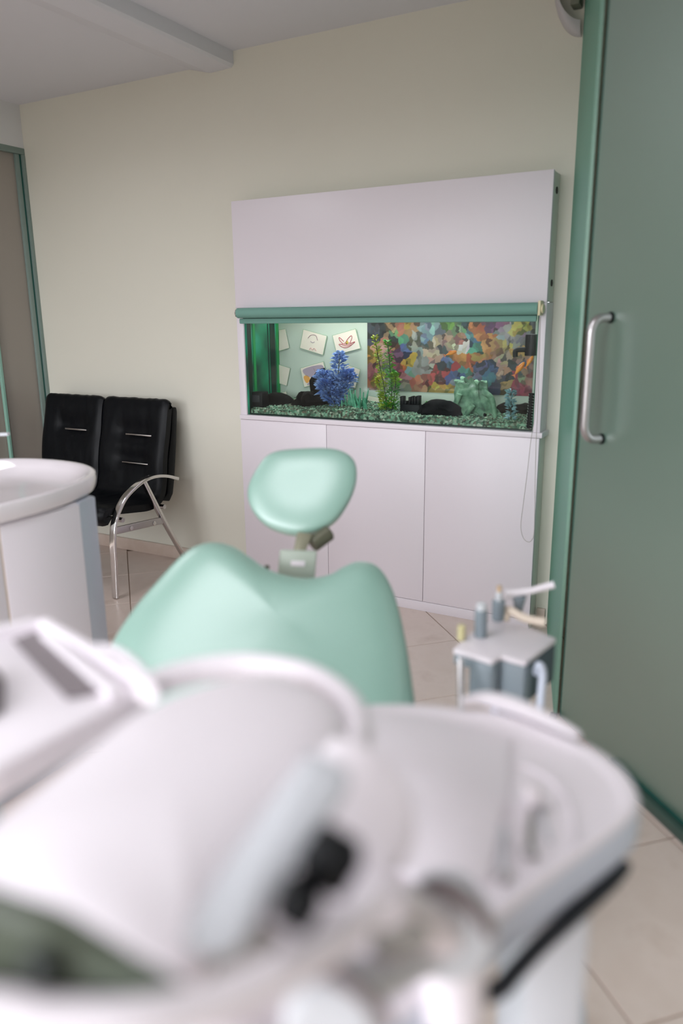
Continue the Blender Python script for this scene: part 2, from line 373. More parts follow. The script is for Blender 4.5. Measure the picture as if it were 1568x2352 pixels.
X0, X1, Z0, Z1 = WIN
for (a, b, c, d) in ((WX-0.1, X0, 0, 2.62), (X1, RX+0.1, 0, 2.62), (X0, X1, 0, Z0), (X0, X1, Z1, 2.62)):
    q = box(a, b, FY-0.1, FY, c, d); g.add(q.v, q.f)
g.build('wall_front', M['wall'], smooth=False, kind='structure')
w3 = struct_root('window_3', ((X0+X1)/2, FY-0.05, Z0))
g = G(); xm = [X0+(X1-X0)*k/3 for k in (1, 2)]
for (a, b, c, d) in [(X0, X0+0.05, Z0, Z1), (X1-0.05, X1, Z0, Z1), (X0+0.05, X1-0.05, Z0, Z0+0.05), (X0+0.05, X1-0.05, Z1-0.05, Z1)]+[(x-0.03, x+0.03, Z0+0.05, Z1-0.05) for x in xm]:
    q = box(a, b, FY-0.08, FY-0.03, c, d, 0.004); g.add(q.v, q.f)
g.build('window_frame', M['lintel'], w3)
# glazed partition on the left
w1 = struct_root('window_1', (WX-0.05, 1.0, 0))
joint = PX(20, 950, WX).y
box(WX-0.03, WX-0.018, joint+0.004, WY-0.03, 0.02, 2.22).build('pane', M['frost_left'], w1, smooth=False)
box(WX-0.05, WX-0.038, FY, joint+0.05, 0.02, 2.22).build('pane', M['frost_left'], w1, smooth=False)
box(WX-0.032, WX-0.012, joint-0.006, joint+0.006, 0.02, 2.22).build('pane_edge', M['glass_edge'], w1, smooth=False)
box(WX-0.06, WX+0.004, FY, WY, 2.215, 2.248, 0.003).build('window_frame', M['teal_frame'], w1)
box(WX-0.06, WX+0.004, WY-0.022, WY-0.0, 0.0, 2.215, 0.002).build('window_frame', M['teal_frame'], w1)
box(WX-0.06, WX-0.006, WY-0.034, WY-0.022, 0.0, 2.215, 0.002).build('gasket', M['teal_dark'], w1)
box(WX-0.06, WX-0.004, WY-0.060, WY-0.034, 0.0, 2.215, 0.002).build('window_frame', M['teal_frame'], w1)
# fixed frosted panel and the frosted door on the right
DA = Vector((-0.467, 2.366, 0)); DU = Vector((0.69, -0.724, 0)).normalized(); DN = Vector((DU.y, -DU.x, 0))   # DN looks into the room
w2 = struct_root('window_2', (-0.6, 2.75, 0))
SA = Vector((-0.706, 3.158, 0)); SB = DA+Vector((-0.02, 0.004, 0)); su = (SB-SA).normalized(); sn = Vector((su.y, -su.x, 0))
def slab(a, b, n, th, z0, z1, bev=0.0): return prism([a+Vector((0, 0, z0)), b+Vector((0, 0, z0)), b+Vector((0, 0, z1)), a+Vector((0, 0, z1))], n*th, bev)
slab(SA+su*0.09, SB, -sn, 0.010, 0.0, CEIL_R).build('pane', M['frost_side'], w2, smooth=False)
slab(SA, SA+su*0.09, -sn, 0.016, 0.0, CEIL_R, 0.002).build('pane_profile', M['frost_side'], w2, smooth=False)
d1 = struct_root('door_1', (-0.0, 1.9, 0))
slab(DA+DU*0.006, DA+DU*1.75, -DN, 0.012, 0.012, CEIL_R-0.01).build('pane', M['frost_door'], d1, smooth=False)
slab(DA, DA+DU*0.006, -DN, 0.014, 0.012, CEIL_R-0.01).build('pane_edge', M['teal_dark'], d1, smooth=False)
slab(DA+DU*0.30+DN*0.028, DA+DU*1.75+DN*0.028, -DN, 0.028, 0.0, 0.03, 0.003).build('bottom_rail', M['rail'], d1)
slab(DA+DU*0.30+DN*0.001, DA+DU*1.75+DN*0.001, DN, 0.006, 0.03, 0.036).build('gasket', M['teal_dark'], d1)
box(-0.012, 0.012, -0.012, 0.012, 0, 0.014, 0.003, mtx=Matrix.Translation(DA+Vector((-0.02, 0.0, 0)))).build('floor_guide', M['black'], d1)
m0 = DA+DU*0.122; hz0, hz1, so, rb = 0.972, 1.314, 0.062, 0.0125
hp = [m0+Vector((0, 0, hz1)), m0+DN*(so*0.45)+Vector((0, 0, hz1))]
for k in range(1, 8):
    a = math.pi/2*k/8; hp.append(m0+DN*(so*0.45+so*0.55*math.sin(a))+Vector((0, 0, hz1-0.045*(1-math.cos(a)))))
hp2 = [m0+DN*so+Vector((0, 0, hz1-0.045+(hz0-hz1+0.09)*k/6)) for k in range(7)]
lo = [Vector((p.x, p.y, hz0+hz1-p.z)) for p in reversed(hp)]
hd = tube(hp+hp2+lo, rb, 18).build('handle', M['steel'], d1)
for z in (hz0, hz1): cyl(m0+Vector((0, 0, z)), m0+DN*0.007+Vector((0, 0, z)), rb+0.003, 20, 0.001).build('handle_washer', M['black'], d1)

# ceiling lamps (behind and above the viewer)
LAB = ['square ceiling light panel above the wash basin end of the room', 'square ceiling light panel nearest the frosted glass door', 'square ceiling light panel by the smoked glass partition']
for (x, y), lab, pw in zip(LAMPS, LAB, LAMP_POWER):
    zc = CEIL_L if x < -2.53 else CEIL_R
    t = thing('ceiling_light', lab, 'ceiling light', (x, y, zc-0.03), 'ceiling light panels')
    g = G()
    for (a, b, c, d) in ((-0.31, -0.29, -0.31, 0.31), (0.29, 0.31, -0.31, 0.31), (-0.29, 0.29, -0.31, -0.29), (-0.29, 0.29, 0.29, 0.31)):
        q = box(x+a, x+b, y+c, y+d, zc-0.03, zc, 0.002); g.add(q.v, q.f)
    g.build('frame', M['lamp_frame'], t)
    box(x-0.29, x+0.29, y-0.29, y+0.29, zc-0.014, zc-0.006).build('diffuser', M['diffuser'], t, smooth=False)
    l = area('panel_light', (0, 0, 0.01), 0.56, 0.56, pw, (0, 0, 0), (0.93, 0.955, 1.0)); l.parent = t

# ------------------------------------------------------------------ cabinets round the aquarium
CF = 3.05; CX0, CX1 = -2.243, -0.757
uc = thing('wall_cabinet', 'white flat-fronted wall cabinet above the aquarium', 'cabinet', ((CX0+CX1)/2, 3.1, 1.372))
box(CX0+0.002, CX1-0.002, CF+0.019, WY-0.001, 1.374, 1.848, 0.001).build('body', M['edge'], uc)
box(CX0, CX1, CF, CF+0.018, 1.372, 1.85, 0.0015).build('door', M['white'], uc)
for (px, py) in ((1279, 437), (1267, 650)):
    p = PX(px, py, CX1); cyl((CX1-0.004, p.y, p.z), (CX1+0.001, p.y, p.z), 0.013, 16).build('hinge_hole', M['hole'], uc)
lc = thing('base_cabinet', 'white three-door base cabinet carrying the aquarium', 'cabinet', ((CX0+CX1)/2, 3.1, 0))
box(CX0+0.002, CX1-0.002, CF+0.019, WY-0.001, 0.0, 0.838, 0.001).build('body', M['edge'], lc)
box(CX0+0.004, CX1-0.004, CF+0.001, CF+0.018, 0.0, 0.046, 0.001).build('plinth', M['white'], lc)
xs = [CX0, PY(749, 975, CF).x, PY(977, 990, CF).x, CX1]
for i in range(3): box(xs[i]+(0.0012 if i else 0), xs[i+1]-(0.0012 if i < 2 else 0), CF, CF+0.018, 0.0485, 0.8385, 0.001).build('door', M['white'], lc)
box(CX0, CX1+0.012, CF-0.006, WY-0.001, 0.8405, 0.862, 0.002).build('ledge', M['white'], lc)
box(CX0, TX0, CF+0.004, WY-0.001, 0.862, 1.3719, 0.0015).build('side_panel', M['white'], lc)
box(TX1, CX1, CF+0.004, WY-0.001, 0.862, 1.3719, 0.0015).build('side_panel', M['white'], lc)

# roller blind
bl = thing('roller_blind', 'rolled-up teal roller blind with bead chain across the aquarium top', 'blind', ((CX0+CX1)/2, 3.02, 1.28))
ra = PY(546, 716, 3.015); rb_ = PY(1236, 713, 3.015); zr = (ra.z+rb_.z)/2
cyl((ra.x, 3.018, zr), (rb_.x, 3.018, zr), 0.0235, 28).build('fabric_roll', M['blind'], bl)
hb = PY(560, 736, 3.03); box(PY(550, 735, 3.03).x, PY(1232, 731, 3.03).x, 3.026, 3.036, hb.z-0.015, hb.z+0.0085, 0.004).build('bottom_bar', M['blind'], bl)
box(ra.x+0.01, rb_.x-0.01, 3.040, 3.0415, hb.z-0.008, zr, 0).build('fabric', M['teal_dark'], bl, smooth=False)
cyl((ra.x-0.008, 3.018, zr), (ra.x, 3.018, zr), 0.021, 20, 0.002).build('end_cap', M['chrome'], bl)
box(rb_.x+0.001, rb_.x+0.012, 2.998, 3.045, zr-0.026, zr+0.03, 0.003).build('bracket', M['cream'], bl)
cyl((rb_.x+0.012, 3.018, zr), (rb_.x+0.02, 3.018, zr), 0.018, 20, 0.002).build('chain_wheel', M['cream'], bl)
YC = 3.0
chain = [(1239, 728), (1234, 860), (1227, 960), (1219, 1010), (1210, 1090), (1201, 1160), (1196, 1200), (1197, 1222), (1203, 1238), (1213, 1245), (1221, 1240), (1226, 1222), (1228, 1150), (1230, 1040), (1236, 900), (1241, 728)]
cp = spline([PY(a, b, YC if b < 1000 else YC+0.02*0) for a, b in chain], 6)
ch = tube(cp, 0.0011, 6).build('chain', M['chain'], bl)
g = G(); oct_f = [(0, 2, 4), (2, 1, 4), (1, 3, 4), (3, 0, 4), (2, 0, 5), (1, 2, 5), (3, 1, 5), (0, 3, 5)]
acc = 0.0
for a, b in zip(cp[:-1], cp[1:]):
    L = (b-a).length
    while acc < L:
        p = a+(b-a)*(acc/L); r = 0.0021
        g.add([p+Vector(d)*r for d in ((1, 0, 0), (-1, 0, 0), (0, 1, 0), (0, -1, 0), (0, 0, 1), (0, 0, -1))], oct_f); acc += 0.0055
    acc -= L
o = g.build('chain_beads', M['chain'], bl); o['kind'] = 'stuff'

# ------------------------------------------------------------------ aquarium
TY0, TY1 = CF+0.012, CF+0.30          # front and back of the tank
aq = thing('aquarium', 'built-in glass aquarium between the white cabinets', 'aquarium', ((TX0+TX1)/2, (TY0+TY1)/2, 0.862))
e = 0.001
box(TX0+e, TX1-e, TY0, TY0+0.006, TZ0+e, TZ1-e).build('front_pane', M['tank_glass'], aq, smooth=False)
box(TX0+e, TX0+0.007, TY0+0.006, TY1, TZ0+e, TZ1-e).build('side_pane', M['tank_green'], aq, smooth=False)
box(TX1-0.007, TX1-e, TY0+0.006, TY1, TZ0+e, TZ1-e).build('side_pane', M['tank_green'], aq, smooth=False)
box(TX0+e, TX1-e, TY1, TY1+0.008, TZ0+e, TZ1-e).build('backdrop', M['tank_back'], aq, smooth=False)
box(TX0+0.007, TX1-0.007, TY0+0.006, TY1, TZ0+e, TZ0+0.007).build('bottom_pane', M['strip_dark'], aq, smooth=False)
for y0, y1, mm in ((0.010, 0.040, 'strip_dark'), (0.055, 0.075, 'strip_green'), (0.185, 0.192, 'strip_dark'), (0.205, 0.25, 'strip_dark'), (0.262, 0.285, 'strip_green')):  # dark corner and mirrored green bands of the side glass, painted as strips
    box(TX0+0.007, TX0+0.009, TY0+y0, TY0+y1, TZ0+0.008, TZ1-0.01).build('side_reflection_strip' if 0 else 'glass_reflection_strip', M[mm], aq, smooth=False)
WZ = 1.335
box(TX0+0.012, TX1-0.012, TY0+0.008, TY1-0.006, TZ0+0.012, WZ).build('water', M['water'], aq, smooth=False)
# added lamp, out of view over the water, to brighten the tank
hl = box(TX0+0.2, TX1-0.2, TY0+0.10, TY0+0.18, WZ+0.018, WZ+0.022).build('added_hood_lamp', M['diffuser'], aq, smooth=False)
tl = area('added_hood_light', (0, 0, 0), 1.0, 0.07, 1.2, (0, 0, 0), (1.0, 1.0, 0.97)); tl.parent = aq
tl.location = Vector(((TX0+TX1)/2, TY0+0.14, WZ+0.016)) - BASE[aq.name]
YB = TY1-0.0005
def PB(px, py, off=0.0): return PY(px, py, YB-0.0065-off)
# drawings pinned on the backdrop
def sheet(corners, label, inks):
    c = [PB(*p) for p in corners]
    t = thing('drawing_sheet', label, 'drawing', sum(c, Vector())/4, 'drawings behind the aquarium')
    cc = sum(c, Vector())/4
    prism([cc+(p-cc)*1.045 for p in c], (0, -0.0006, 0)).build('border', M['paper_edge'], t, smooth=False)
    prism([p+Vector((0, -0.0007, 0)) for p in c], (0, -0.0006, 0)).build('paper', M['paper'], t, smooth=False)
    for kind, mm, pts in inks:
        p3 = [PB(a, b, 0.0018) for a, b in pts]
        if kind == 'line': tube(spline(p3, 4), 0.0016, 6).build('drawn_line', M[mm], t)
        else: prism(spline(p3, 4, True), (0, -0.0006, 0)).build('drawn_patch', M[mm], t, smooth=False)
sheet([(641, 758), (655, 756), (664, 799), (641, 806)], 'cream sheet cut off by the green tank side, upper one', [])
sheet([(697, 757), (750, 772), (741, 815), (689, 799)], 'cream sheet with a thin brown arch drawing behind the tank', [
    ('line', 'ink_brown', [(707, 777), (712, 771), (719, 769), (726, 772), (729, 782)]), ('line', 'ink_violet', [(713, 784), (718, 787), (722, 785)]),
    ('line', 'ink_rose', [(710, 803), (714, 799), (717, 804), (721, 800), (726, 806)])])
sheet([(764, 771), (816, 756), (827, 800), (774, 814)], 'cream sheet with a red winged drawing behind the tank', [
    ('line', 'ink_red', [(789, 784), (779, 775), (780, 782), (787, 790), (778, 791), (788, 798), (800, 797), (812, 788), (814, 785), (804, 788), (808, 776), (806, 771), (798, 779), (793, 788)]),
    ('patch', 'ink_rose', [(784, 792), (795, 786), (808, 789), (797, 796)]), ('patch', 'ink_yellow', [(793, 787), (797, 782), (800, 788), (796, 791)])])
sheet([(641, 838), (666, 846), (658, 886), (641, 880)], 'cream sheet cut off by the green tank side, lower one', [])
sheet([(690, 846), (742, 831), (752, 874), (699, 889)], 'sheet with violet and orange patches behind the blue plant', [
    ('patch', 'ink_violet', [(697, 848), (738, 838), (742, 856), (720, 866), (702, 862)]), ('patch', 'ink_orange', [(697, 866), (706, 862), (712, 872), (704, 880)]),
    ('patch', 'ink_violet', [(705, 884), (713, 876), (720, 882)]), ('line', 'ink_brown', [(720, 846), (724, 854), (722, 862)])])
sheet([(797, 838), (827, 849), (815, 892), (790, 882)], 'sheet with a small red oval right of the blue plant', [
    ('patch', 'ink_red', [(804, 856), (809, 855), (809, 863), (804, 866)])])
sheet([(645, 903), (657, 899), (662, 922), (648, 928)], 'cream sheet low down behind the black mound', [])
sheet([(698, 902), (722, 908), (716, 940), (693, 934)], 'cream sheet low down behind the jagged rock', [])
sheet([(846, 909), (880, 916), (874, 950), (838, 945)], 'cream sheet low down between coral and tall plant', [])
# poster: abstract colour patches only
SEEDS = [(850,752,96,98,112),(862,768,100,104,124),(875,760,60,66,72),(868,790,226,178,140),(884,780,214,150,112),(895,752,196,150,110),(905,765,128,178,130),(900,775,50,58,60),(860,810,212,170,60),(850,830,206,150,52),(848,850,196,110,110),(855,868,214,160,44),(852,885,200,120,70),(880,820,206,172,150),(902,800,214,150,110),(905,795,120,70,50),(915,815,150,96,140),(905,835,190,90,120),(920,850,196,80,110),(925,780,96,160,136),(918,760,230,140,110),(938,745,214,176,64),(950,748,224,160,120),(935,770,196,150,100),(948,772,206,206,200),(950,790,196,190,176),(945,805,190,188,180),(930,800,96,120,170),(948,825,228,190,52),(930,838,236,170,60),(925,845,230,110,50),(935,850,150,196,206),(925,865,214,130,140),(960,830,186,180,176),(965,850,176,172,170),(985,850,168,168,168),(975,760,140,176,186),(985,775,132,166,180),(1000,750,150,180,190),(1008,800,70,74,82),(995,800,206,176,160),(1015,790,190,160,150),(1000,825,216,170,150),(985,870,206,90,80),(945,880,226,120,100),(955,890,214,150,110),(1010,870,140,70,60),(1000,850,180,60,60),(1022,855,206,66,70),(1010,840,60,66,80),(1000,885,226,190,60),(1030,888,216,176,56),(1035,865,80,104,160),(1045,845,196,50,60),(1030,830,120,160,206),(1045,815,226,140,60),(1055,805,236,226,206),(1070,800,228,222,206),(1062,825,226,150,60),(1075,835,200,100,50),(1068,850,96,180,170),(1060,862,80,110,170),(1030,770,206,170,150),(1042,760,120,150,110),(1025,745,110,170,70),(1055,750,130,176,130),(1070,745,50,80,96),(1060,775,196,140,120),(1080,770,90,150,150),(1090,785,80,130,170),(1085,755,190,110,60),(1100,765,196,116,56),(1092,800,80,160,140),(1100,820,206,160,70),(1115,790,226,160,90),(1125,780,230,150,70),(1120,805,216,140,70),(1115,825,196,130,80),(1130,755,150,90,140),(1145,745,160,100,150),(1135,800,180,120,90),(1150,770,176,170,176),(1162,750,196,192,192),(1165,775,186,176,186),(1155,790,220,200,110),(1175,765,226,214,120),(1190,750,226,220,96),(1205,755,216,210,90),(1220,750,110,110,120),(1180,785,150,140,150),(1200,785,140,130,140),(1175,800,226,180,90),(1190,805,220,170,90),(1165,815,200,170,150),(1200,820,210,160,130),(1120,840,70,90,140),(1135,850,76,100,150),(1105,845,110,110,160),(1095,865,130,130,170),(1120,870,90,150,170),(1110,885,90,96,130),(1140,880,80,80,110),(1155,840,216,170,150),(1150,855,210,160,140),(1175,845,60,76,86),(1190,850,70,90,100),(1165,870,60,70,80),(1180,865,200,60,90),(1160,885,206,166,110),(1195,870,176,196,150),(1175,890,200,60,90),(1200,890,206,80,110),(1210,870,200,150,130),(1215,845,190,140,130),(1215,860,160,60,60),(1205,835,120,120,140),(890,850,120,150,120),(890,880,196,190,180),(920,885,186,186,176),(1080,880,150,110,120),(1040,880,150,160,180)]
p00 = PB(842, 740, 0.001); xr = PB(1225, 820).x; zt = 1.325; zb = PB(1000, 902).z
NX, NZ = 260, 116
pv = []; pc = []
for j in range(NZ+1):
    for i in range(NX+1):
        x = p00.x+(xr-p00.x)*i/NX; z = zb+(zt-zb)*j/NZ; pv.append(Vector((x, YB-0.0018, z)))
def to_px(v):
    d = v-O; c = (AX*d.x+AY*d.y+AZ*d.z); return CX+F*c.x/c.z, CY+F*c.y/c.z
SL = [(PB(a, b).x, PB(a, b).z, lin((r, g_, b_))) for a, b, r, g_, b_ in SEEDS]
random.seed(5)
for _ in range(420):
    x_ = random.uniform(p00.x, xr); z_ = random.uniform(zb, zt); b_ = min(SL[:len(SEEDS)], key=lambda s: (s[0]-x_)**2+(s[1]-z_)**2)[2]; kk_ = random.choice((0.25, 0.5, 0.7, 0.9, 1.1, 1.4))
    SL.append((x_, z_, tuple(min(1, c_*kk_*random.uniform(0.75, 1.25)) for c_ in b_)))
for v in pv:
    wx = 0.02*noise.noise(Vector((v.x*16, v.z*16, 0)))+0.010*noise.noise(Vector((v.x*50, v.z*50, 4)))
    wz = 0.02*noise.noise(Vector((v.x*16, v.z*16, 9)))+0.012*noise.noise(Vector((v.x*50, v.z*50, 14)))
    x, z = v.x+wx, v.z+wz
    b = min(SL, key=lambda s: (s[0]-x)**2+(s[1]-z)**2)[2]
    k = 1+0.22*noise.noise(Vector((v.x*30, v.z*30, 21)))
    gm = 0.3*b[0]+0.6*b[1]+0.1*b[2]; b = tuple(0.52*(gm+(q_-gm)*0.9) for q_ in b)
    pc.append((min(1, b[0]*k), min(1, b[1]*k), min(1, b[2]*k), 1))
pf = [(j*(NX+1)+i, j*(NX+1)+i+1, (j+1)*(NX+1)+i+1, (j+1)*(NX+1)+i) for j in range(NZ) for i in range(NX)]
po = thing('poster', 'crowded many-coloured poster behind the right half of the aquarium', 'poster', ((p00.x+xr)/2, YB-0.001, zb))
q = link('printed_face', pv, pf, M['print_'], po, smooth=False)
at = q.data.color_attributes.new('print', 'FLOAT_COLOR', 'POINT')
for i, c in enumerate(pc): at.data[i].color = c
box(p00.x, xr, YB-0.0016, YB-0.0006, zb, zt).build('paper', M['paper'], po, smooth=False)
# gravel
def gz(x, y): 
    return TZ0+0.030+0.012*noise.noise(Vector((x*5, y*7, 0)))+0.10*(y-TY0)+0.010*math.exp(-((x+1.75)/0.18)**2)
g = G(); nx, ny = 120, 22
vv = []
gx0, gx1, gy0, gy1 = TX0+0.014, TX1-0.014, TY0+0.010, TY1-0.008
for j in range(ny+1):
    for i in range(nx+1):
        x = gx0+(gx1-gx0)*i/nx; y = gy0+(gy1-gy0)*j/ny; vv.append(Vector((x, y, gz(x, y)-0.004)))
g.add(vv, [(j*(nx+1)+i, j*(nx+1)+i+1, (j+1)*(nx+1)+i+1, (j+1)*(nx+1)+i) for j in range(ny) for i in range(nx)])
fr = [Vector((gx0, gy0, TZ0+0.008)), Vector((gx1, gy0, TZ0+0.008))]
g.add(fr+[vv[i] for i in range(nx, -1, -1)], [tuple(range(nx+3))])
def stone(p, r):
    sx, sy, sz = (r*random.uniform(0.7, 1.3) for _ in range(3)); a = random.random()*6.28; c, s = math.cos(a), math.sin(a)
    V = []
    for d in ((1, 0, 0), (-1, 0, 0), (0, 1, 0), (0, -1, 0), (0, 0, 1), (0, 0, -1)):
        x, y, z = d[0]*sx, d[1]*sy, d[2]*sz*0.8; V.append(p+Vector((x*c-y*s, x*s+y*c, z+0.3*x)))
    g.add(V, oct_f)
for k in range(7000):
    x = random.uniform(gx0+.006, gx1-.006); y = gy0+0.006+(gy1-gy0-.012)*random.random()**1.4; stone(Vector((x, y, gz(x, y)-0.001)), random.uniform(0.0025, 0.0055))
for k in range(2200):
    x = random.uniform(gx0+.006, gx1-.006); z = random.uniform(TZ0+0.012, gz(x, gy0)); stone(Vector((x, gy0+0.004, z)), random.uniform(0.002, 0.004))
g.build('gravel', M['gravel'], smooth=False, kind='stuff', label='green and brown gravel covering the aquarium bottom', category='gravel')
# rocks etc. (x from the pixel, at a depth y inside the tank)
def TP(px, py, k): return PY(px, py, TY0+k)
def rock(name, label, pts, r, seed, amt=0.3, cat='rock', mm='rock'):
    t = thing(name, label, cat, pts[0])
    for i, (p, rr) in enumerate(zip(pts, r)): blob(p, rr, seed+i, amt).build('boulder', M[mm], t)
    return t
def onrock(name, label, px, py, k, r, seed, amt=0.3): 
    p = TP(px, py, k); b = blob(p, r, seed, amt)
    for v_ in b.v: v_.z = max(v_.z, TZ0+0.012)
    return b.build(name, M['rock'], label=label, category='rock', group='black rocks in the aquarium')
onrock('aquarium_rock', 'low rounded black rock beside the black box at the tank left', 639, 932, 0.15, (0.085, 0.06, 0.068), 3, 0.22)
onrock('aquarium_rock', 'jagged black rock under the blue plant', 711, 932, 0.14, (0.085, 0.055, 0.075), 8, 0.55)
onrock('aquarium_rock', 'upright black rock behind the blue plant', 735, 890, 0.22, (0.05, 0.03, 0.09), 12, 0.6)
onrock('aquarium_rock', 'long low black rock in front of the tree stump', 1013, 948, 0.10, (0.115, 0.05, 0.056), 21, 0.35)
onrock('aquarium_rock', 'round black rock left of the pale blue plant', 1163, 953, 0.20, (0.055, 0.04, 0.055), 31, 0.2)
onrock('aquarium_rock', 'round black rock right of the pale blue plant', 1201, 955, 0.20, (0.05, 0.04, 0.055), 37, 0.25)
a = TP(575, 900, 0.03); b = TP(603, 950, 0.03)
t = thing('heater_box', 'upright black box in the left corner of the aquarium', 'pump', ((a.x+b.x)/2, a.y+0.03, TZ0+0.03))
box(a.x, b.x, a.y, a.y+0.06, TZ0+0.02, a.z, 0.006).build('casing', M['black'], t)
box(a.x+0.008, b.x-0.012, a.y-0.004, a.y, TZ0+0.06, a.z-0.015, 0.0015).build('front_cover', M['black_rubber'], t)
# castle ruin
t = thing('castle_ornament', 'black ruined castle wall ornament with broken battlements', 'ornament', TP(950, 960, 0.13))
yc = TY0+0.12
def cst(px0, px1, pyt, pyb, dy=0.035, nm='wall'):
    a = PY(px0, pyt, yc); b = PY(px1, pyb, yc); box(a.x, b.x, yc, yc+dy, b.z, a.z, 0.003).build(nm, M['black'], t)
cst(918, 962, 928, 968, nm='tower'); cst(962, 1000, 933, 970, 0.05, 'rampart')
for (x0, x1, y) in ((918, 926, 910), (926, 933, 921), (937, 942, 912), (943, 948, 910), (949, 954, 911), (955, 962, 909)): cst(x0, x1, y, 930, 0.03, 'battlement')
# tree stump
t = thing('stump_ornament', 'green-grey hollow tree stump ornament in the aquarium', 'ornament', TP(1090, 965, 0.16))
c0 = TP(1085, 960, 0.17); zt_ = TP(1085, 876, 0.17).z; zb_ = TZ0+0.03
V = []; Fc = []; nr, na = 22, 40
for i in range(nr+1):
    u = i/nr; z = zb_+(zt_-zb_)*u
    for k in range(na):
        a = 2*math.pi*k/na
        rad = 0.062+0.075*(1-u)**2.6*(0.55+0.45*math.cos(3*a+0.6))+0.012*math.cos(7*a+u*2)+0.016*noise.noise(Vector((math.cos(a)*2, math.sin(a)*2, u*4)))+0.02*max(0, u-0.8)
        top = 0.02*noise.noise(Vector((math.cos(a)*2.2, math.sin(a)*2.2, 7)))*u
        V.append(Vector((c0.x-0.012*u+rad*math.cos(a)*1.05, c0.y+rad*0.75*math.sin(a), z+top*1.6)))
for i in range(nr):
    for k in range(na): l = (k+1) % na; Fc.append((i*na+k, i*na+l, (i+1)*na+l, (i+1)*na+k))
inn = len(V)
for k in range(na):
    p = V[nr*na+k]; V.append(Vector((c0.x+(p.x-c0.x)*0.72, c0.y+(p.y-c0.y)*0.72, p.z-0.004)))
for k in range(na):
    p = V[nr*na+k]; V.append(Vector((c0.x+(p.x-c0.x)*0.55, c0.y+(p.y-c0.y)*0.55, p.z-0.06)))
for k in range(na):
    l = (k+1) % na; Fc.append((nr*na+k, nr*na+l, inn+l, inn+k)); Fc.append((inn+k, inn+l, inn+na+l, inn+na+k))
Fc.append(tuple(inn+na+k for k in range(na)))
link('trunk', V, Fc, M['stump'], t)
for pts in ([(1055, 905), (1045, 930), (1036, 948), (1026, 958)], [(1085, 930), (1072, 950), (1066, 966)], [(1110, 900), (1128, 915), (1135, 945), (1138, 968)], [(1095, 940), (1110, 955), (1124, 970)]):
    pp = spline([TP(a, b, 0.10) for a, b in pts], 6); tube(pp, [0.014*(1-0.4*i/len(pp)) for i in range(len(pp))], 10).build('root', M['stump'], t)
bl_ = TP(1112, 955, 0.095); blob(bl_, (0.010, 0.006, 0.012), 4, 0.1, 2).build('knot_hole', M['rock'], t)
# plants
def leafy(name, label, stems, mats, leaf, dens, spread, cat='plant', stem_m='stem'):
    t = thing(name, label, cat, stems[0][0])
    for si, st in enumerate(stems):
        sp = spline(st, 8); tube(sp, 0.0022, 6).build('stem', M[stem_m], t)
        g = G(); N = len(sp)
        for k in range(dens):
            u = (0.06+0.94*random.random()); i = min(int(u*(N-1)), N-2); p = sp[i].lerp(sp[i+1], u*(N-1)-i)
            a = random.random()*6.283; w = spread(u) if callable(spread) else spread
            d = Vector((math.cos(a), math.sin(a)*0.7, random.uniform(-0.1, 0.7))).normalized()
            base = p+d*w*random.random()*0.75; L = leaf*random.uniform(0.7, 1.3); side = d.cross(Vector((random.uniform(-1, 1), random.uniform(-1, 1), 1))).normalized()*L*0.24
            up = Vector((0, 0, 1))*L*0.16
            g.add([base, base+d*L*0.5+side+up, base+d*L, base+d*L*0.5-side+up*0.4, base+d*L*0.5-up*0.3], [(0, 1, 2, 3), (0, 3, 4), (0, 4, 1), (4, 3, 2), (1, 4, 2)])
        o = g.build('foliage', M[mats[si % len(mats)]], t, smooth=False); o['kind'] = 'stuff'
    return t
k = 0.13
leafy('blue_plant', 'fluffy blue artificial plant in the aquarium', [
    [TP(770, 935, k), TP(768, 905, k), TP(776, 860, k), TP(780, 812, k)], [TP(768, 925, k), TP(758, 895, k), TP(745, 870, k), TP(741, 858, k)],
    [TP(770, 920, k), TP(785, 895, k), TP(796, 875, k), TP(798, 855, k)], [TP(768, 925, k-.03), TP(755, 905, k-.03), TP(748, 893, k-.03), TP(752, 880, k-.04)]],
    ['blue_leaf'], 0.024, 560, lambda u: 0.055*math.sin(math.pi*min(1, u*0.75+0.2))+0.010)
k = 0.12
leafy('tall_plant', 'tall green and yellow feathery plant in the aquarium', [
    [TP(888, 945, k), TP(884, 900, k), TP(872, 840, k), TP(860, 772, k)], [TP(896, 948, k), TP(899, 890, k), TP(895, 840, k), TP(890, 785, k)], [TP(885, 945, k+.02), TP(878, 910, k+.02), TP(868, 870, k+.02)], [TP(900, 945, k), TP(906, 905, k), TP(908, 872, k), TP(905, 858, k)]],
    ['olive_leaf', 'green_leaf', 'olive_leaf', 'green_leaf'], 0.016, 330, lambda u: 0.026*(1-u)+0.010)
k = 0.07
leafy('pale_plant', 'pale blue-green upright plant at the right of the aquarium', [[TP(1175, 978, k), TP(1172, 945, k), TP(1174, 920, k), TP(1172, 900, k)]], ['pale_leaf'], 0.024, 110, 0.012)
k = 0.12
t = thing('coral_ornament', 'teal branching coral tuft between the blue and tall plants', 'ornament', TP(818, 945, k))
for i in range(34):
    x0 = random.uniform(780, 842); ln = random.uniform(22, 54)*(1.0 if 795 < x0 < 845 else 0.55); dx = random.uniform(-9, 9)
    kk = k+random.uniform(-.03, .05); b_ = TP(x0, 944, kk)
    pp = spline([b_, TP(x0+dx*0.4, 944-ln*0.5, kk), TP(x0+dx, 944-ln, kk)], 4); tube(pp, [0.0055*(1-0.55*i_/len(pp)) for i_ in range(len(pp))], 6).build('branch', M['teal_leaf'], t)
leafy('small_sprig', 'small bright green sprig above the castle rampart', [[TP(980, 936, .16), TP(980, 925, .16)]], ['green_leaf'], 0.012, 14, 0.006)
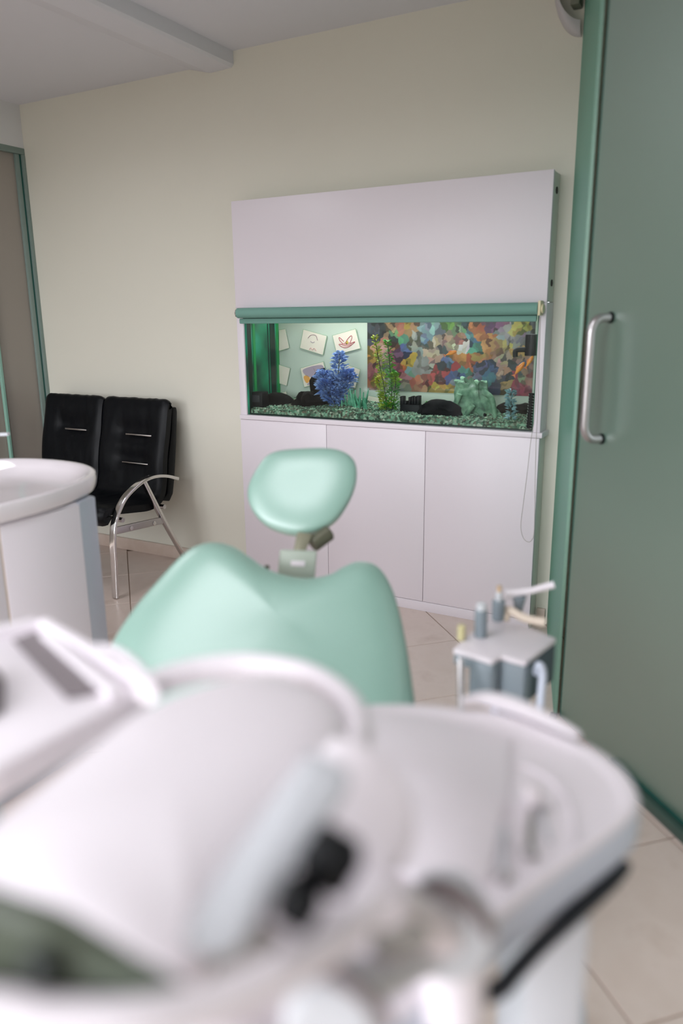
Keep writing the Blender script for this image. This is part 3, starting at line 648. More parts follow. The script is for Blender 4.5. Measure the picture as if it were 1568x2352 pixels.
# fish
def fish(label, px, py, k, L, ang, yaw):
    p = TP(px, py, k); d = Vector((math.cos(ang)*math.cos(yaw), math.cos(ang)*math.sin(yaw), math.sin(ang))); up = Vector((0, 0, 1)); up = (up-up.dot(d)*d).normalized(); sd = d.cross(up)
    t = thing('goldfish', label, 'fish', p, 'goldfish in the aquarium')
    V = []; Fc = []; n = 12; prof = [(-0.5, 0.02), (-0.4, 0.055), (-0.25, 0.105), (-0.05, 0.15), (0.15, 0.16), (0.32, 0.13), (0.44, 0.075), (0.5, 0.02)]
    for s, r in prof:
        for q in range(n): a = 2*math.pi*q/n; V.append(p+d*(s*L)+up*(math.cos(a)*r*L)+sd*(math.sin(a)*r*L*0.6))
    for i in range(len(prof)-1):
        for q in range(n): l = (q+1) % n; Fc.append((i*n+q, i*n+l, (i+1)*n+l, (i+1)*n+q))
    Fc += [tuple(range(n)), tuple((len(prof)-1)*n+q for q in range(n))]
    link('body', V, Fc, M['fish'], t)
    tb = p-d*(0.47*L)
    prism([tb, tb-d*0.22*L+up*0.17*L, tb-d*0.16*L, tb-d*0.22*L-up*0.17*L], sd*0.0012).build('tail_fin', M['fin'], t)
    db = p+up*0.14*L; prism([db+d*0.16*L, db+d*0.02*L+up*0.10*L, db-d*0.2*L+up*0.05*L, db-d*0.22*L-up*0.03*L], sd*0.0012).build('dorsal_fin', M['fin'], t)
fish('orange goldfish in the middle of the aquarium', 1036, 811, 0.06, 0.050, 0.35, 0.1)
fish('orange goldfish at the right, below the black filter spout', 1193, 846, 0.06, 0.062, 0.95, 0.1)
fish('orange goldfish nearest the right end of the aquarium', 1216, 830, 0.05, 0.050, 1.05, 0.2)
# filter and coil
t = thing('filter_pump', 'black filter with bent spout at the upper right of the aquarium', 'pump', TP(1213, 820, 0.16))
a = TP(1206, 768, 0.15); b = TP(1226, 818, 0.15); box(a.x, min(b.x, TX1-0.02), a.y, a.y+0.05, b.z, a.z, 0.004).build('casing', M['black'], t)
pp = [TP(1208, 803, 0.155), TP(1196, 803, 0.155), TP(1186, 804, 0.155), TP(1183, 808, 0.155), TP(1183, 820, 0.155)]; tube(spline(pp, 4), 0.011, 12).build('spout', M['black'], t)
t = thing('air_hose', 'black and pale spiral hose in the right corner of the aquarium', 'hose', TP(1217, 985, 0.03))
a = TP(1221, 903, 0.012); b = TP(1214, 984, 0.012); tube([a, b], 0.011, 12).build('core', M['black'], t)
n = 13; sp = []
for i in range(n*10+1):
    u = i/(n*10); an = 2*math.pi*i/10; sp.append(a.lerp(b, u)+Vector((math.cos(an), math.sin(an)*0.8, 0))*0.0112)
tube(sp, 0.0018, 5).build('coil', M['tube_light'], t)

# wall sconce by the glass panel
sx1 = -0.712
V = []; Fc = []; cz, rx, rz, dp = 2.50, 0.105, 0.19, 0.075
t = thing('wall_sconce', 'pale grey rounded wall fitting high beside the glass panel', 'wall fitting', (sx1-0.05, WY, 2.31))
n = 14
for i in range(n+1):
    a = math.pi/2*i/n; w = 0.0
    for j in range(7):
        b = math.pi/2*j/6; V.append(Vector((sx1-rx*math.sin(a)*(0.8+0.2*math.cos(b)), WY-0.001-dp*math.sin(b)*(0.4+0.6*math.sin(a)), cz-rz*math.cos(a)*(0.75+0.25*math.cos(b)))))
for i in range(n):
    for j in range(6): Fc.append((i*7+j, i*7+j+1, (i+1)*7+j+1, (i+1)*7+j))
link('shell', V, Fc, M['sconce'], t)
box(sx1-0.035, sx1, WY-0.06, WY-0.001, 2.40, 2.5, 0.006).build('inner_box', M['sconce_in'], t)

# ------------------------------------------------------------------ waiting bench
bn = thing('waiting_bench', 'two-seat black leather bench with chrome arms against the wall', 'bench', (-3.15, 2.8, 0))
def seat_unit(x0, x1, slots):
    # one sling cushion: seat then back, section in (y,z)
    sec = [(2.53, 0.37), (2.505, 0.40), (2.515, 0.435), (2.56, 0.445), (2.70, 0.425), (2.82, 0.41), (2.895, 0.43), (2.925, 0.50), (2.935, 0.58), (2.95, 0.66), (2.972, 0.74), (2.992, 0.83), (3.005, 0.885), (3.018, 0.906), (3.036, 0.90)]
    sp = spline([Vector((0, y, z)) for y, z in sec], 5); N = len(sp); nu = 30
    V = []; Fc = []
    tot = [0]
    for a, b in zip(sp[:-1], sp[1:]): tot.append(tot[-1]+(b-a).length)
    for i, p in enumerate(sp):
        t = sp[min(i+1, N-1)]-sp[max(i-1, 0)]; nrm = Vector((0, -t.z, t.y)).normalized()
        if nrm.z < 0 and nrm.y > 0: nrm = -nrm
        for u in range(nu+1):
            f = u/nu; x = x0+(x1-x0)*f; ed = min(f, 1-f)*2
            puff = 0.016*(1-(1-min(1, ed*6))**2)
            tuft = 0.0
            for sz, sx in slots:
                dz = (p.z-sz)/0.055 if p.y > 2.9 else 9; dx = max(0, abs(f-sx)-0.17)/0.10
                tuft += math.exp(-dz*dz-dx*dx)
            wr = 0.004*noise.noise(Vector((x*40, p.z*9, p.y*9)))
            V.append(Vector((x, p.y, p.z))+nrm*(puff-0.024*tuft+wr))
    n1 = len(V)
    for i, p in enumerate(sp):
        t = sp[min(i+1, N-1)]-sp[max(i-1, 0)]; nrm = Vector((0, -t.z, t.y)).normalized()
        for u in range(nu+1): V.append(Vector((x0+(x1-x0)*u/nu, p.y, p.z))-nrm*0.035)
    W = nu+1
    for i in range(N-1):
        for u in range(nu):
            Fc.append((i*W+u, i*W+u+1, (i+1)*W+u+1, (i+1)*W+u)); Fc.append((n1+i*W+u, n1+(i+1)*W+u, n1+(i+1)*W+u+1, n1+i*W+u+1))
        Fc.append((i*W, (i+1)*W, n1+(i+1)*W, n1+i*W)); Fc.append((i*W+nu, n1+i*W+nu, n1+(i+1)*W+nu, (i+1)*W+nu))
    for u in range(nu): Fc.append((u, n1+u, n1+u+1, u+1)); b = (N-1)*W; Fc.append((b+u, b+u+1, n1+b+u+1, n1+b+u))
    return link('seat_cushion', V, Fc, M['leather'], bn)
XA, XB, XC = -3.575, -3.125, -2.668
seat_unit(XA, XB-0.003, [(0.755, 0.52)]); seat_unit(XB+0.003, XC, [(0.745, 0.52), (0.605, 0.52)])
for (pa, pb) in (((150, 984), (199, 988)), ((289, 996), (348, 1002)), ((281, 1061), (340, 1067))):
    yy = 2.958 if pa[1] < 1030 else 2.928
    a = PY(*pa, yy); b = PY(*pb, yy); box(a.x, b.x, yy-0.004, yy+0.012, (a.z+b.z)/2-0.0045, (a.z+b.z)/2+0.0045, 0.002).build('chrome_slot', M['chrome'], bn)
# padded shells behind
for x0, x1 in ((XA+0.01, XB-0.008), (XB+0.012, XC-0.016)):
    prism([Vector((x0, y, z)) for y, z in ((2.93, 0.40), (2.98, 0.43), (3.0, 0.6), (3.04, 0.75), (3.055, 0.85), (3.06, 0.875), (3.09, 0.875), (3.095, 0.85), (3.075, 0.7), (3.04, 0.5), (3.02, 0.42), (2.99, 0.385))], (x1-x0, 0, 0), 0.006).build('back_shell', M['leather'], bn)
def arm(x):
    a = tube(spline([PX(px, py, -2.655) for px, py in ((263, 1372), (260, 1300), (257, 1235), (262, 1192), (279, 1150), (300, 1124), (325, 1104), (350, 1094), (377, 1093), (403, 1099))], 6), 0.01, 16, flat=(0.017, 0.009), up=(0, -1, 0))
    rl = tube([PX(327, 1106, -2.655), PX(370, 1190, -2.655), PX(428, 1292, -2.655)], 0.01, 12, flat=(0.012, 0.012), up=(0, 1, 0))
    for q in rl.v:
        q.y = min(q.y, 3.145); q.z = max(q.z, 0.0)
    br = tube([PX(262, 1219, -2.655), PX(372, 1194, -2.655)], 0.01, 12, flat=(0.008, 0.018), up=(0, 0, 1))
    for q, nm, mm in ((a, 'arm_leg', 'chrome'), (rl, 'rear_leg', 'chrome'), (br, 'side_rail', 'steel')):
        for v in q.v:
            v.x += x+2.655
            if nm == 'arm_leg': v.z = max(v.z, 0.0)
        o = q.build(nm, M[mm], bn)
        if nm == 'side_rail':
            for px, py in ((296, 1212), (349, 1201)):
                c = PX(px, py, -2.655); cyl((x+0.008, c.y, c.z), (x+0.013, c.y, c.z), 0.011, 16, 0.002).build('bolt', M['chrome'], o)
arm(-2.648); arm(XA-0.03)
cyl((XA-0.03, 2.62, 0.372), (-2.66, 2.62, 0.372), 0.012, 12).build('cross_bar', M['steel'], bn)
cyl((XA-0.03, 2.92, 0.372), (-2.66, 2.92, 0.372), 0.012, 12).build('cross_bar', M['steel'], bn)

# ------------------------------------------------------------------ wash basin
wb = thing('basin_cabinet', 'white vanity cabinet with aluminium corner post', 'cabinet', (-2.05, 1.25, 0))
box(-2.40, -1.712, 0.85, 1.512, 0.06, 0.806, 0.002).build('body', M['white'], wb)
sm = PX(10, 1330, -1.708).y
box(-1.712, -1.704, sm+0.004, 1.511, 0.065, 0.80, 0.001).build('side_panel', M['white'], wb)
box(-1.712, -1.704, 0.86, sm-0.004, 0.065, 0.80, 0.001).build('side_panel', M['white'], wb)
box(-1.712, -1.707, sm-0.004, sm+0.004, 0.065, 0.80).build('seam_strip', M['beige'], wb, smooth=False)
prism([Vector((x, y, 0.0)) for x, y in ((-1.706, 1.513), (-1.722, 1.590), (-1.76, 1.60), (-2.38, 1.60), (-2.38, 1.513))], (0, 0, 0.806), 0.003).build('corner_post', M['alu'], wb)
box(-2.38, -1.74, 0.88, 1.50, 0.0, 0.06).build('plinth', M['alu'], wb, smooth=False)
ba = thing('wash_basin', 'oval white ceramic wash basin on the vanity cabinet', 'basin', (-2.06, 1.30, 0.808))
bcx, bcy, brx, bry, ztop = -2.055, 1.30, 0.372, 0.475, 0.862
prof = [(0.94, -0.054), (0.978, -0.050), (0.99, -0.036), (0.996, -0.016), (0.99, -0.005), (0.975, -0.0005), (0.955, -0.001), (0.93, -0.006), (0.88, -0.02), (0.80, -0.043), (0.66, -0.05), (0.4, -0.0525), (0.08, -0.0535)]
V = []; Fc = []; n = 72
for s, z in prof:
    for kx in range(n):
        a = 2*math.pi*kx/n; c, d = math.cos(a), math.sin(a); q = 2.0/2.35
        V.append(Vector((bcx+brx*s*math.copysign(abs(c)**q, c), bcy+bry*s*math.copysign(abs(d)**q, d), ztop+z)))
for i in range(len(prof)-1):
    for kx in range(n): l = (kx+1) % n; Fc.append((i*n+kx, i*n+l, (i+1)*n+l, (i+1)*n+kx))
Fc.append(tuple(range(n))); Fc.append(tuple((len(prof)-1)*n+kx for kx in range(n)))
link('bowl', V, Fc, M['ceramic'], ba)
cyl((bcx-0.05, bcy, ztop-0.0535), (bcx-0.05, bcy, ztop-0.048), 0.024, 20, 0.002).build('drain', M['chrome'], ba)
fc = thing('faucet', 'chrome basin mixer tap with clear lever at the left edge', 'faucet', (bcx-0.325, bcy+0.1, ztop))
fx, fy = bcx-0.325, bcy+0.12
cyl((fx, fy, ztop), (fx, fy, ztop+0.085), 0.023, 24, 0.003).build('body', M['chrome'], fc)
tube(spline([Vector((fx, fy, ztop+0.055)), Vector((fx+0.06, fy, ztop+0.075)), Vector((fx+0.12, fy, ztop+0.06)), Vector((fx+0.13, fy, ztop+0.04))], 6), 0.012, 14).build('spout', M['chrome'], fc)
lt = P(20, 997, (Vector((fx+0.05, fy, ztop))-O).dot(-CB))
tube(spline([Vector((fx, fy, ztop+0.085)), Vector((fx, fy, ztop+0.10)).lerp(lt, 0.35), lt], 6), 0.008, 12, flat=(0.010, 0.005), up=(0, 0, 1)).build('lever', M['plastic_grey'], fc)

# ------------------------------------------------------------------ dental chair
dc = thing('dental_chair', 'mint green dental chair with adjustable headrest', 'dental chair', (-0.72, 1.05, 0))
hd_ = lambda px, py: P(px, py, 2.0-(px-693)*0.00008+(1130-py)*0.00045)
ol = [hd_(*p) for p in ((622, 1044), (690, 1033), (770, 1034), (812, 1058), (818, 1105), (797, 1160), (757, 1207), (690, 1230), (622, 1214), (581, 1176), (569, 1130), (588, 1082))]
hn = (CB+CU*0.36-CR*0.06).normalized()
cushion(ol, hn, 0.030, 0.045, rings=12, expo=3.2, dish=0.15).build('headrest', M['mint'], dc)
bd = lambda px, py: P(px, py, 1.76-(py-1290)*0.00062+(px-640)*0.00010)
bo = [bd(*p) for p in ((250, 1500), (300, 1412), (360, 1340), (412, 1284), (450, 1258), (492, 1250), (535, 1260), (572, 1284), (612, 1310), (660, 1326), (710, 1332), (755, 1325), (790, 1306), (826, 1294), (862, 1302), (890, 1334), (912, 1390), (932, 1480), (946, 1570), (953, 1650), (930, 1740), (820, 1790), (600, 1800), (380, 1770), (280, 1690), (245, 1590))]
bnrm = ((bo[5]-bo[22]).cross(bo[15]-bo[1])); bnrm = bnrm if bnrm.dot(CB) > 0 else -bnrm; bnrm.normalize()
cushion(bo, bnrm, 0.042, 0.06, rings=16, expo=2.3, dish=0.0, edge=0.75, relax=12, dist_w=0.085).build('backrest', M['mint'], dc)
# headrest support
pl = lambda px, py, d=1.86: P(px, py, d)
prism([pl(642, 1263), pl(727, 1266), pl(722, 1330), pl(637, 1324)], -CB*0.03, 0.004).build('support_plate', M['bracket'], dc)
prism([pl(668, 1288, 1.857), pl(701, 1289, 1.857), pl(699, 1302, 1.857), pl(667, 1300, 1.857)], -CB*0.004, 0.001).build('slot_highlight', M['plastic'], dc)  # bright highlight in the slot, painted as a white inset
prism([P(682, 1222, 1.92), P(718, 1226, 1.92), P(694, 1284, 1.868), P(670, 1281, 1.868)], -CB*0.022, 0.003).build('neck_bar', M['olive_metal'], dc)
cyl(P(716, 1252, 1.93), P(757, 1222, 1.95), 0.021, 20, 0.004).build('tilt_knob', M['dark_olive'], dc)
cyl(P(613, 1312, 1.84), P(613, 1298, 1.84), 0.006, 12, 0.001).build('lock_pin', M['dark_olive'], dc)
# seat, leg rest, base (behind and below the unit)
ax_ = Vector((0.42, -0.907, 0)); sd_ = Vector((0.907, 0.42, 0)); s0_ = Vector((-0.80, 1.28, 0.47))
so_ = [s0_+sd_*a+ax_*b+Vector((0, 0, c)) for a, b, c in ((-0.25, 0, 0), (0, -0.03, 0), (0.25, 0, 0), (0.26, 0.25, 0.02), (0.24, 0.50, 0.05), (0.2, 0.85, 0.03), (0, 0.92, 0.02), (-0.2, 0.85, 0.03), (-0.24, 0.50, 0.05), (-0.26, 0.25, 0.02))]
cushion(so_, (0, 0, 1), 0.04, 0.05, rings=8).build('seat', M['mint'], dc)
cc = s0_+ax_*0.30
lathe([(0.10, 0.0), (0.10, 0.30), (0.13, 0.38), (0.15, 0.40)], 28, Matrix.Translation((cc.x, cc.y, 0.03))).build('lift_column', M['plastic'], dc)
prism(spline([Vector((cc.x, cc.y, 0))+sd_*a+ax_*b for a, b in ((-0.2, -0.3), (0.2, -0.3), (0.22, 0.3), (-0.22, 0.3))], 8, True), (0, 0, 0.04), 0.008).build('foot_plate', M['plastic_grey'], dc)

# ------------------------------------------------------------------ delivery table
tz = 0.80
dt = thing('delivery_table', 'white dental delivery table with rounded corner and black bumper strip', 'dental unit', (-0.16, 0.70, 0))
top_px = [(1062, 1622), (1150, 1632), (1250, 1662), (1350, 1702), (1420, 1748), (1462, 1800), (1470, 1850), (1430, 1895), (1330, 1970), (1230, 2045), (1150, 2110), (1070, 2190), (960, 2310), (760, 2420), (480, 2420), (420, 2200), (560, 1900), (700, 1690), (800, 1622), (930, 1612)]
out = spline([PZ(a, b, tz) for a, b in top_px], 5, True); cen = sum(out, Vector())/len(out); n = len(out)
prof = [(0.94, -0.052), (0.985, -0.048), (0.994, -0.040), (0.994, -0.012), (0.988, -0.003), (0.97, 0.0), (0.93, 0.0), (0.90, -0.001), (0.875, -0.004), (0.85, -0.005), (0.5, -0.005), (0.05, -0.005)]
V = []; Fc = []
for s, z in prof:
    for p in out: V.append(cen+(p-cen)*s+Vector((0, 0, z)))
for i in range(len(prof)-1):
    for kx in range(n): l = (kx+1) % n; Fc.append((i*n+kx, i*n+l, (i+1)*n+l, (i+1)*n+kx))
Fc.append(tuple(range(n))); Fc.append(tuple((len(prof)-1)*n+kx for kx in range(n)))
link('tray_top', V, Fc, M['plastic'], dt)
Vb = []; Fb = []
for s, z in ((0.992, -0.048), (1.0, -0.044), (1.003, -0.030), (1.003, -0.016), (0.998, -0.007), (0.990, -0.005)):
    for p in out: Vb.append(cen+(p-cen)*s+Vector((0, 0, z)))
for i in range(5):
    for kx in range(n): l = (kx+1) % n; Fb.append((i*n+kx, i*n+l, (i+1)*n+l, (i+1)*n+kx))
link('edge_shade_band', Vb, Fb, M['unit_side'], dt)  # bluish light on the table side put into the band colour
# raised back lip
lip = spline([PZ(a, b, tz+0.012) for a, b in ((1060, 1612), (1110, 1605), (1180, 1622), (1260, 1655), (1330, 1690))], 6); tube(lip, [0.004+0.008*math.sin(math.pi*i/(len(lip)-1)) for i in range(len(lip))], 12).build('back_lip', M['plastic'], dt)
# flat work plate
wp = [PZ(a, b, tz-0.006) for a, b in ((830, 1632), (1010, 1660), (1175, 1705), (1160, 1850), (1125, 2035), (960, 2030), (800, 1950), (720, 1780))]
prism(wp, (0, 0, 0.007), 0.003).build('work_plate', M['plastic'], dt)
# dished recess ring with chrome lever
rc = spline([PZ(a, b, tz-0.004) for a, b in ((1175, 1762), (1240, 1775), (1300, 1830), (1318, 1920), (1285, 2000), (1225, 2010), (1180, 1960), (1165, 1860))], 6, True); tube(rc, 0.003, 10, closed=True).build('recess_rim', M['plastic'], dt)
cyl(PZ(1222, 1845, tz), PZ(1222, 1845, tz)+Vector((0, 0, 0.022)), 0.011, 20, 0.003).build('push_button', M['ceramic'], dt)
tube([PZ(1219, 1862, tz), PZ(1217, 1905, tz), PZ(1215, 1950, tz)], 0.0045, 10).build('lever', M['chrome'], dt)
blob(PZ(1216, 1958, tz-0.002), (0.009, 0.009, 0.006), 2, 0.05, 2).build('lever_tip', M['steel'], dt)
tube([PZ(1238, 1850, tz-0.004), PZ(1252, 1900, tz-0.004), PZ(1262, 1935, tz-0.004)], 0.003, 8).build('groove_line', M['plastic_grey'], dt)
tube([PZ(1156, 1900, tz), PZ(1155, 1965, tz), PZ(1155, 2010, tz)], 0.003, 8).build('hinge_line', M['plastic_grey'], dt)
blob(PZ(1156, 2015, tz-0.002), (0.008, 0.008, 0.006), 5, 0.05, 2).build('screw_cap', M['steel'], dt)
# black bumper below the edge
bs = [PZ(a, b, tz-0.058) for a, b in ((1432, 1985), (1400, 2025), (1320, 2098), (1240, 2170), (1180, 2235), (1150, 2268), (1105, 2285))]
tube(spline(bs, 5), 0.006, 10, flat=(0.008, 0.006), up=(0, 0, 1)).build('bumper_strip', M['black_rubber'], dt)
# column
c1 = P(1255, 2200, 0.80); cxx, cyy = c1.x, c1.y
colb = [Vector((cxx, cyy, 0.0))+CR*a+Vector((-CB.x, -CB.y, 0)).normalized()*b for a, b in ((-0.030, -0.03), (0.034, -0.03), (0.034, 0.09), (-0.030, 0.09))]
prism([Vector((p.x, p.y, 0.03)) for p in colb], (0, 0, tz-0.062-0.03), 0.008).build('column', M['strip_grey'], dt)
bp_ = [Vector((cxx-0.08, cyy, 0))+Vector((math.cos(a)*0.22, math.sin(a)*0.2, 0)) for a in [2*math.pi*i/24 for i in range(24)]]
prism(bp_, (0, 0, 0.035), 0.008).build('foot_plate', M['plastic_grey'], dt)

# ------------------------------------------------------------------ instrument holder
hz = 0.655
ih = thing('instrument_holder', 'grey instrument holder with white top beside the dental chair', 'instrument holder', PZ(1170, 1500, hz)-Vector((0, 0, 0.12)))
H = lambda px, py, z=hz: PZ(px, py, z)
prism([H(*p) for p in ((1040, 1490), (1095, 1506), (1130, 1517), (1150, 1505), (1178, 1513), (1206, 1520), (1240, 1494), (1277, 1466), (1215, 1440), (1118, 1424), (1066, 1466))], (0, 0, -0.012), 0.003).build('top_plate', M['holder_top'], ih)
dn = Vector((0, 0, -0.012))
prism([H(*p)+dn for p in ((1042, 1492), (1095, 1507), (1132, 1518), (1150, 1505), (1125, 1485), (1075, 1470))], (0, 0, -0.020), 0.003).build('front_lip', M['holder'], ih)
prism([H(*p)+dn for p in ((1078, 1503), (1105, 1512), (1134, 1517), (1150, 1507), (1150, 1480), (1085, 1480))], (0, 0, -0.095), 0.010).build('cup_body', M['holder'], ih)
prism([H(*p)+dn for p in ((1150, 1507), (1206, 1521), (1222, 1509), (1222, 1450), (1152, 1450))], (0, 0, -0.118), 0.004).build('control_body', M['holder'], ih)
prism([H(*p)+dn for p in ((1207, 1520), (1240, 1495), (1276, 1468), (1262, 1455), (1224, 1452))], (0, 0, -0.085), 0.003).build('side_body', M['holder_shaded'], ih)  # turned-away side, its shade put into a darker grey
def up_(px, py, h_, r, m, name, bev=0.002, r2=None):
    b = H(px, py); cyl(b, b+Vector((0, 0, h_)), r, 18, bev, r2).build(name, M[m], ih)
up_(1103, 1462, 0.062, 0.0135, 'holder', 'suction_handle'); up_(1103, 1462, 0.076, 0.011, 'plastic_grey', 'suction_tip')
b = H(1143, 1424); cyl(b, b+Vector((0, 0, 0.048)), 0.0145, 18, 0.002).build('suction_handle', M['holder'], ih)
cyl(b+Vector((0, 0, .046)), b+Vector((0, 0, 0.068)), 0.008, 14, 0.002).build('nozzle', M['plastic_grey'], ih); cyl(b+Vector((0, 0, .066)), b+Vector((0, 0, 0.082)), 0.0055, 12, 0.001).build('cap', M['tan'], ih)
b = H(1190, 1412); cyl(b, b+Vector((0, 0, 0.046)), 0.007, 18, 0.002, 0.016).build('syringe_handle', M['holder'], ih)
dd = (b+Vector((0, 0, 0.05))-O).dot(-CB)
tube([P(1160, 1365, dd), P(1215, 1358, dd), P(1272, 1343, dd-0.01)], [0.011, 0.008, 0.0085], 12).build('syringe_tip', M['plastic'], ih)
b = H(1059, 1470); cyl(b, b+Vector((0, 0, 0.034)), 0.0085, 14, 0.002).build('cap', M['yellow'], ih)
tube(spline([H(1160, 1425), H(1165, 1420)+Vector((0, 0, 0.02)), H(1205, 1432)+Vector((0, 0, 0.012)), H(1252, 1440)+Vector((0, 0, 0.010))], 5), 0.010, 12).build('rest_arm', M['beige'], ih)
dh = (H(1240, 1500)-O).dot(-CB)-0.05
tube(spline([P(1232, 1545, dh+.03), P(1238, 1528, dh), P(1246, 1545, dh), P(1243, 1590, dh), P(1240, 1640, dh), P(1238, 1720, dh), P(1225, 1850, dh)], 6), [0.008]*31+[0.012]*6, 12).build('hose', M['unit_side'], ih)
tube([P(1057, 1512, 1.52), P(1058, 1620, 1.50), P(1055, 1720, 1.45)], 0.007, 10).build('support_rod', M['steel'], ih)
q0 = H(1160, 1480)+Vector((0, 0, -0.12)); tube(spline([q0, q0+Vector((0.01, -0.02, -0.10)), Vector((cxx-0.02, cyy+0.25, 0.40)), Vector((cxx, cyy+0.09, 0.38))], 6), 0.022, 14).build('carrier_arm', M['unit_side'], ih)

# ------------------------------------------------------------------ operating lamp in the foreground
lp = thing('operating_lamp', 'large white dental operating lamp filling the near foreground', 'dental lamp', PZ(400, 1950, 0.90))
LZ = 0.955
lo_ = [PZ(a, b, LZ) for a, b in ((-140, 2010), (60, 1850), (200, 1740), (330, 1645), (470, 1588), (620, 1560), (740, 1600), (795, 1670), (770, 1760), (690, 1880), (590, 2030), (500, 2170), (430, 2265), (320, 2235), (180, 2150), (20, 2080), (-160, 2040))]
cushion(lo_, (0, 0, 1), 0.028, 0.045, rings=12, expo=2.2, edge=0.8).build('housing', M['plastic'], lp)
rim = spline([PZ(a, b, 0.945) for a, b in ((335, 1590), (355, 1573), (395, 1556), (470, 1538), (570, 1530), (680, 1545), (755, 1580), (805, 1628), (822, 1685), (815, 1740))], 6)
tube(rim, 0.0145, 16).build('rear_handle', M['plastic'], lp)
# yoke and side plate
yk = [P(a, b, 0.60-(b-1700)*0.00022) for a, b in ((760, 1700), (850, 1715), (915, 1775), (948, 1850), (948, 1940), (890, 2040), (790, 2140), (650, 2210), (540, 2225), (500, 2150), (600, 1980), (700, 1800))]
cushion(yk, CB+Vector((0, 0, 0.5)), 0.006, 0.03, rings=8).build('yoke', M['plastic'], lp)
sp_ = [P(a, b, 0.515-(b-1740)*0.00022) for a, b in ((690, 1750), (735, 1733), (800, 1775), (785, 1840), (700, 1960), (620, 2075), (550, 2175), (470, 2200), (425, 2150), (490, 2030), (590, 1885))]
cushion(sp_, CB+Vector((0, 0, 0.4)), 0.006, 0.012, rings=6).build('side_plate', M['strip_grey'], lp)
for (a, b, w, h_, d) in ((758, 1994, 0.016, 0.016, 0.438), (682, 2098, 0.012, 0.011, 0.414)):
    c = P(a, b, d); e1 = (CR*0.82-CU*0.5).normalized(); e2 = (CU*0.82+CR*0.5).normalized()
    prism([c+e1*w*x+e2*h_*y for x, y in ((-1, -0.7), (-0.7, -1), (0.7, -1), (1, -0.7), (1, 0.7), (0.7, 1), (-0.7, 1), (-1, 0.7))], -CB*0.022, 0.003).build('switch_knob', M['black'], lp)
rf = [P(a, b, 0.386) for a, b in ((-260, 2000), (-120, 2022), (0, 2062), (120, 2106), (230, 2172), (330, 2236), (430, 2300), (280, 2306), (100, 2296), (-100, 2280), (-280, 2230))]
cushion(rf, CB-CR*0.3, 0.004, 0.02, rings=6).build('reflector', M['reflector'], lp)
blob(P(95, 2222, 0.378), (0.012, 0.008, 0.010), 3, 0.1, 2).build('bulb_cover', M['lens_dark'], lp)
cushion([P(a, b, 0.452) for a, b in ((430, 2140), (540, 2110), (640, 2150), (610, 2215), (500, 2275), (390, 2300), (340, 2262))], CB+Vector((0, 0, 0.3)), 0.004, 0.015, rings=6).build('lower_cover', M['patch_grey'], lp)
hb_ = spline([P(a, b, d) for a, b, d in ((-160, 2305, .37), (0, 2326, .37), (150, 2348, .37), (320, 2346, .375), (480, 2308, .392), (650, 2230, .42), (780, 2150, .45), (870, 2060, .48))], 6)
tube(hb_, 0.0115, 16).build('front_handle', M['plastic'], lp)
c = P(1030, 2140, 0.60); cyl(c-CB*0.03, c+CB*0.02+CU*0.008, 0.036, 28, 0.006).build('arm_joint', M['plastic_grey'], lp)
c2 = P(760, 2335, 0.47); cyl(c2-CB*0.03, c2+CB*0.015, 0.030, 28, 0.006).build('arm_joint', M['plastic_grey'], lp)
tube(spline([P(870, 2060, 0.50), P(940, 2100, 0.54), P(1030, 2150, 0.60)], 6), 0.018, 14).build('arm_link', M['plastic'], lp)
tube(spline([P(760, 2300, 0.49), P(900, 2230, 0.55), P(1030, 2160, 0.615)], 6), 0.016, 14).build('arm_link', M['plastic_grey'], lp)
tube([P(1035, 2150, 0.615), P(1035, 2240, 0.612), P(1034, 2330, 0.61)], 0.028, 18).build('arm', M['plastic'], lp)

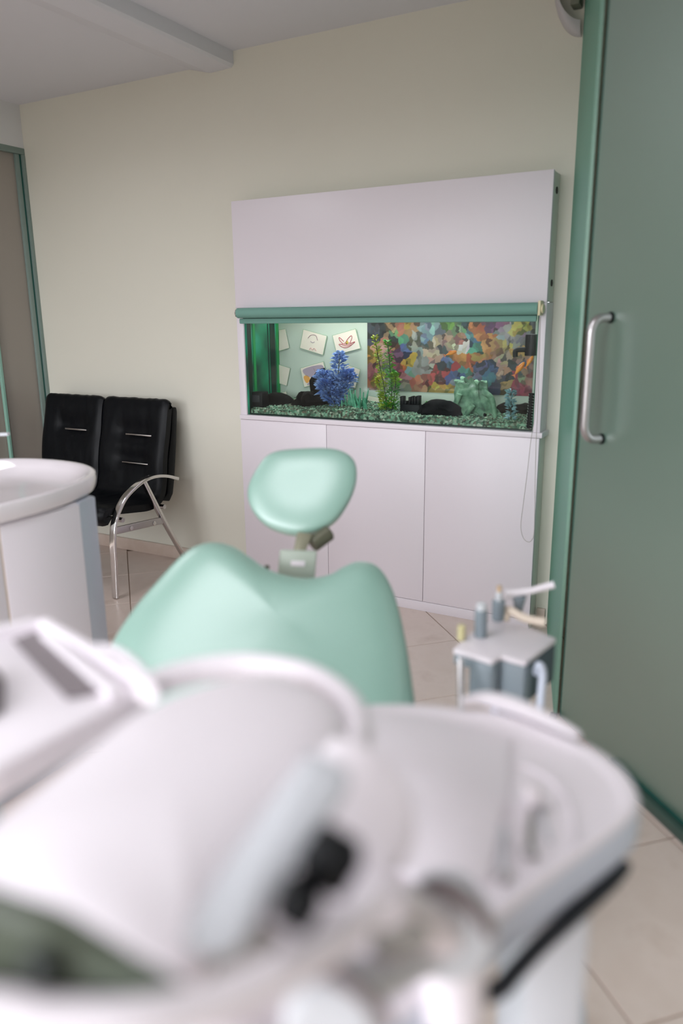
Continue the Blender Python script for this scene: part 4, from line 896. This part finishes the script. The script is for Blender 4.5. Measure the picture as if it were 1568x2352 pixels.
tube(spline([P(a, b, 0.565) for a, b in ((948, 2066), (985, 2036), (1040, 2048), (1092, 2092), (1128, 2150))], 5), [0.004+0.003*math.sin(math.pi*i/20) for i in range(21)], 10).build('joint_shade_arc', M['seam_shade'], lp)  # dark arcs round the joints: shadow lines laid in as grey-brown tubes
tube(spline([P(a, b, 0.445) for a, b in ((735, 2228), (800, 2258), (858, 2306), (890, 2360))], 5), [0.0045]*16, 10).build('joint_shade_arc', M['seam_shade'], lp)  # second shadow arc, also a coloured tube
cushion([P(a, b, 0.50) for a, b in ((850, 2150), (900, 2115), (970, 2125), (990, 2165), (930, 2200), (865, 2195))], CB, 0.004, 0.01, rings=6).build('joint_shade_patch', M['patch_grey'], lp)  # grey shade between the arms laid in as a patch
# ------------------------------------------------------------------ film viewer tray at the left
fz = 0.935
fv = thing('film_viewer', 'white tray with a grey recessed panel at the left edge', 'tray', PZ(100, 1560, fz)-Vector((0, 0, 0.3)))
prism([PZ(a, b, fz) for a, b in ((-260, 1500), (86, 1424), (200, 1490), (345, 1575), (225, 1638), (110, 1700), (-10, 1765), (-320, 1860))], (0, 0, -0.035), 0.006).build('tray', M['plastic'], fv)
def bar(a, b, w, h_, nm, mm='plastic'):
    tube([PZ(*a, fz+0.004), PZ(*b, fz+0.004)], 0.01, 12, flat=(w, h_), up=(0, 0, 1)).build(nm, M[mm], fv)
bar((-200, 1497), (82, 1434), 0.009, 0.008, 'rim'); bar((100, 1434), (330, 1572), 0.008, 0.009, 'rim'); bar((106, 1460), (268, 1598), 0.008, 0.005, 'inner_rim')
prism([PZ(a, b, fz+0.002) for a, b in ((30, 1472), (84, 1452), (226, 1592), (155, 1606))], (0, 0, 0.002)).build('screen', M['screen'], fv, smooth=False)
tube(spline([PZ(a, b, fz+0.008) for a, b in ((225, 1490), (270, 1500), (320, 1540), (355, 1590))], 6), 0.007, 12).build('handle', M['plastic'], fv)
prism([PZ(a, b, fz+0.001) for a, b in ((-60, 1550), (-5, 1552), (14, 1580), (8, 1640), (-60, 1665))], (0, 0, 0.012), 0.003).build('dark_pad', M['dark_screen'], fv)
q = PZ(-80, 1660, fz-0.035); cyl((q.x, q.y, 0.04), (q.x, q.y, q.z), 0.022, 18, 0.002).build('stand', M['plastic_grey'], fv)
lathe([(0.16, 0.0), (0.16, 0.02), (0.03, 0.045)], 28, Matrix.Translation((q.x, q.y, 0))).build('foot_plate', M['plastic_grey'], fv)
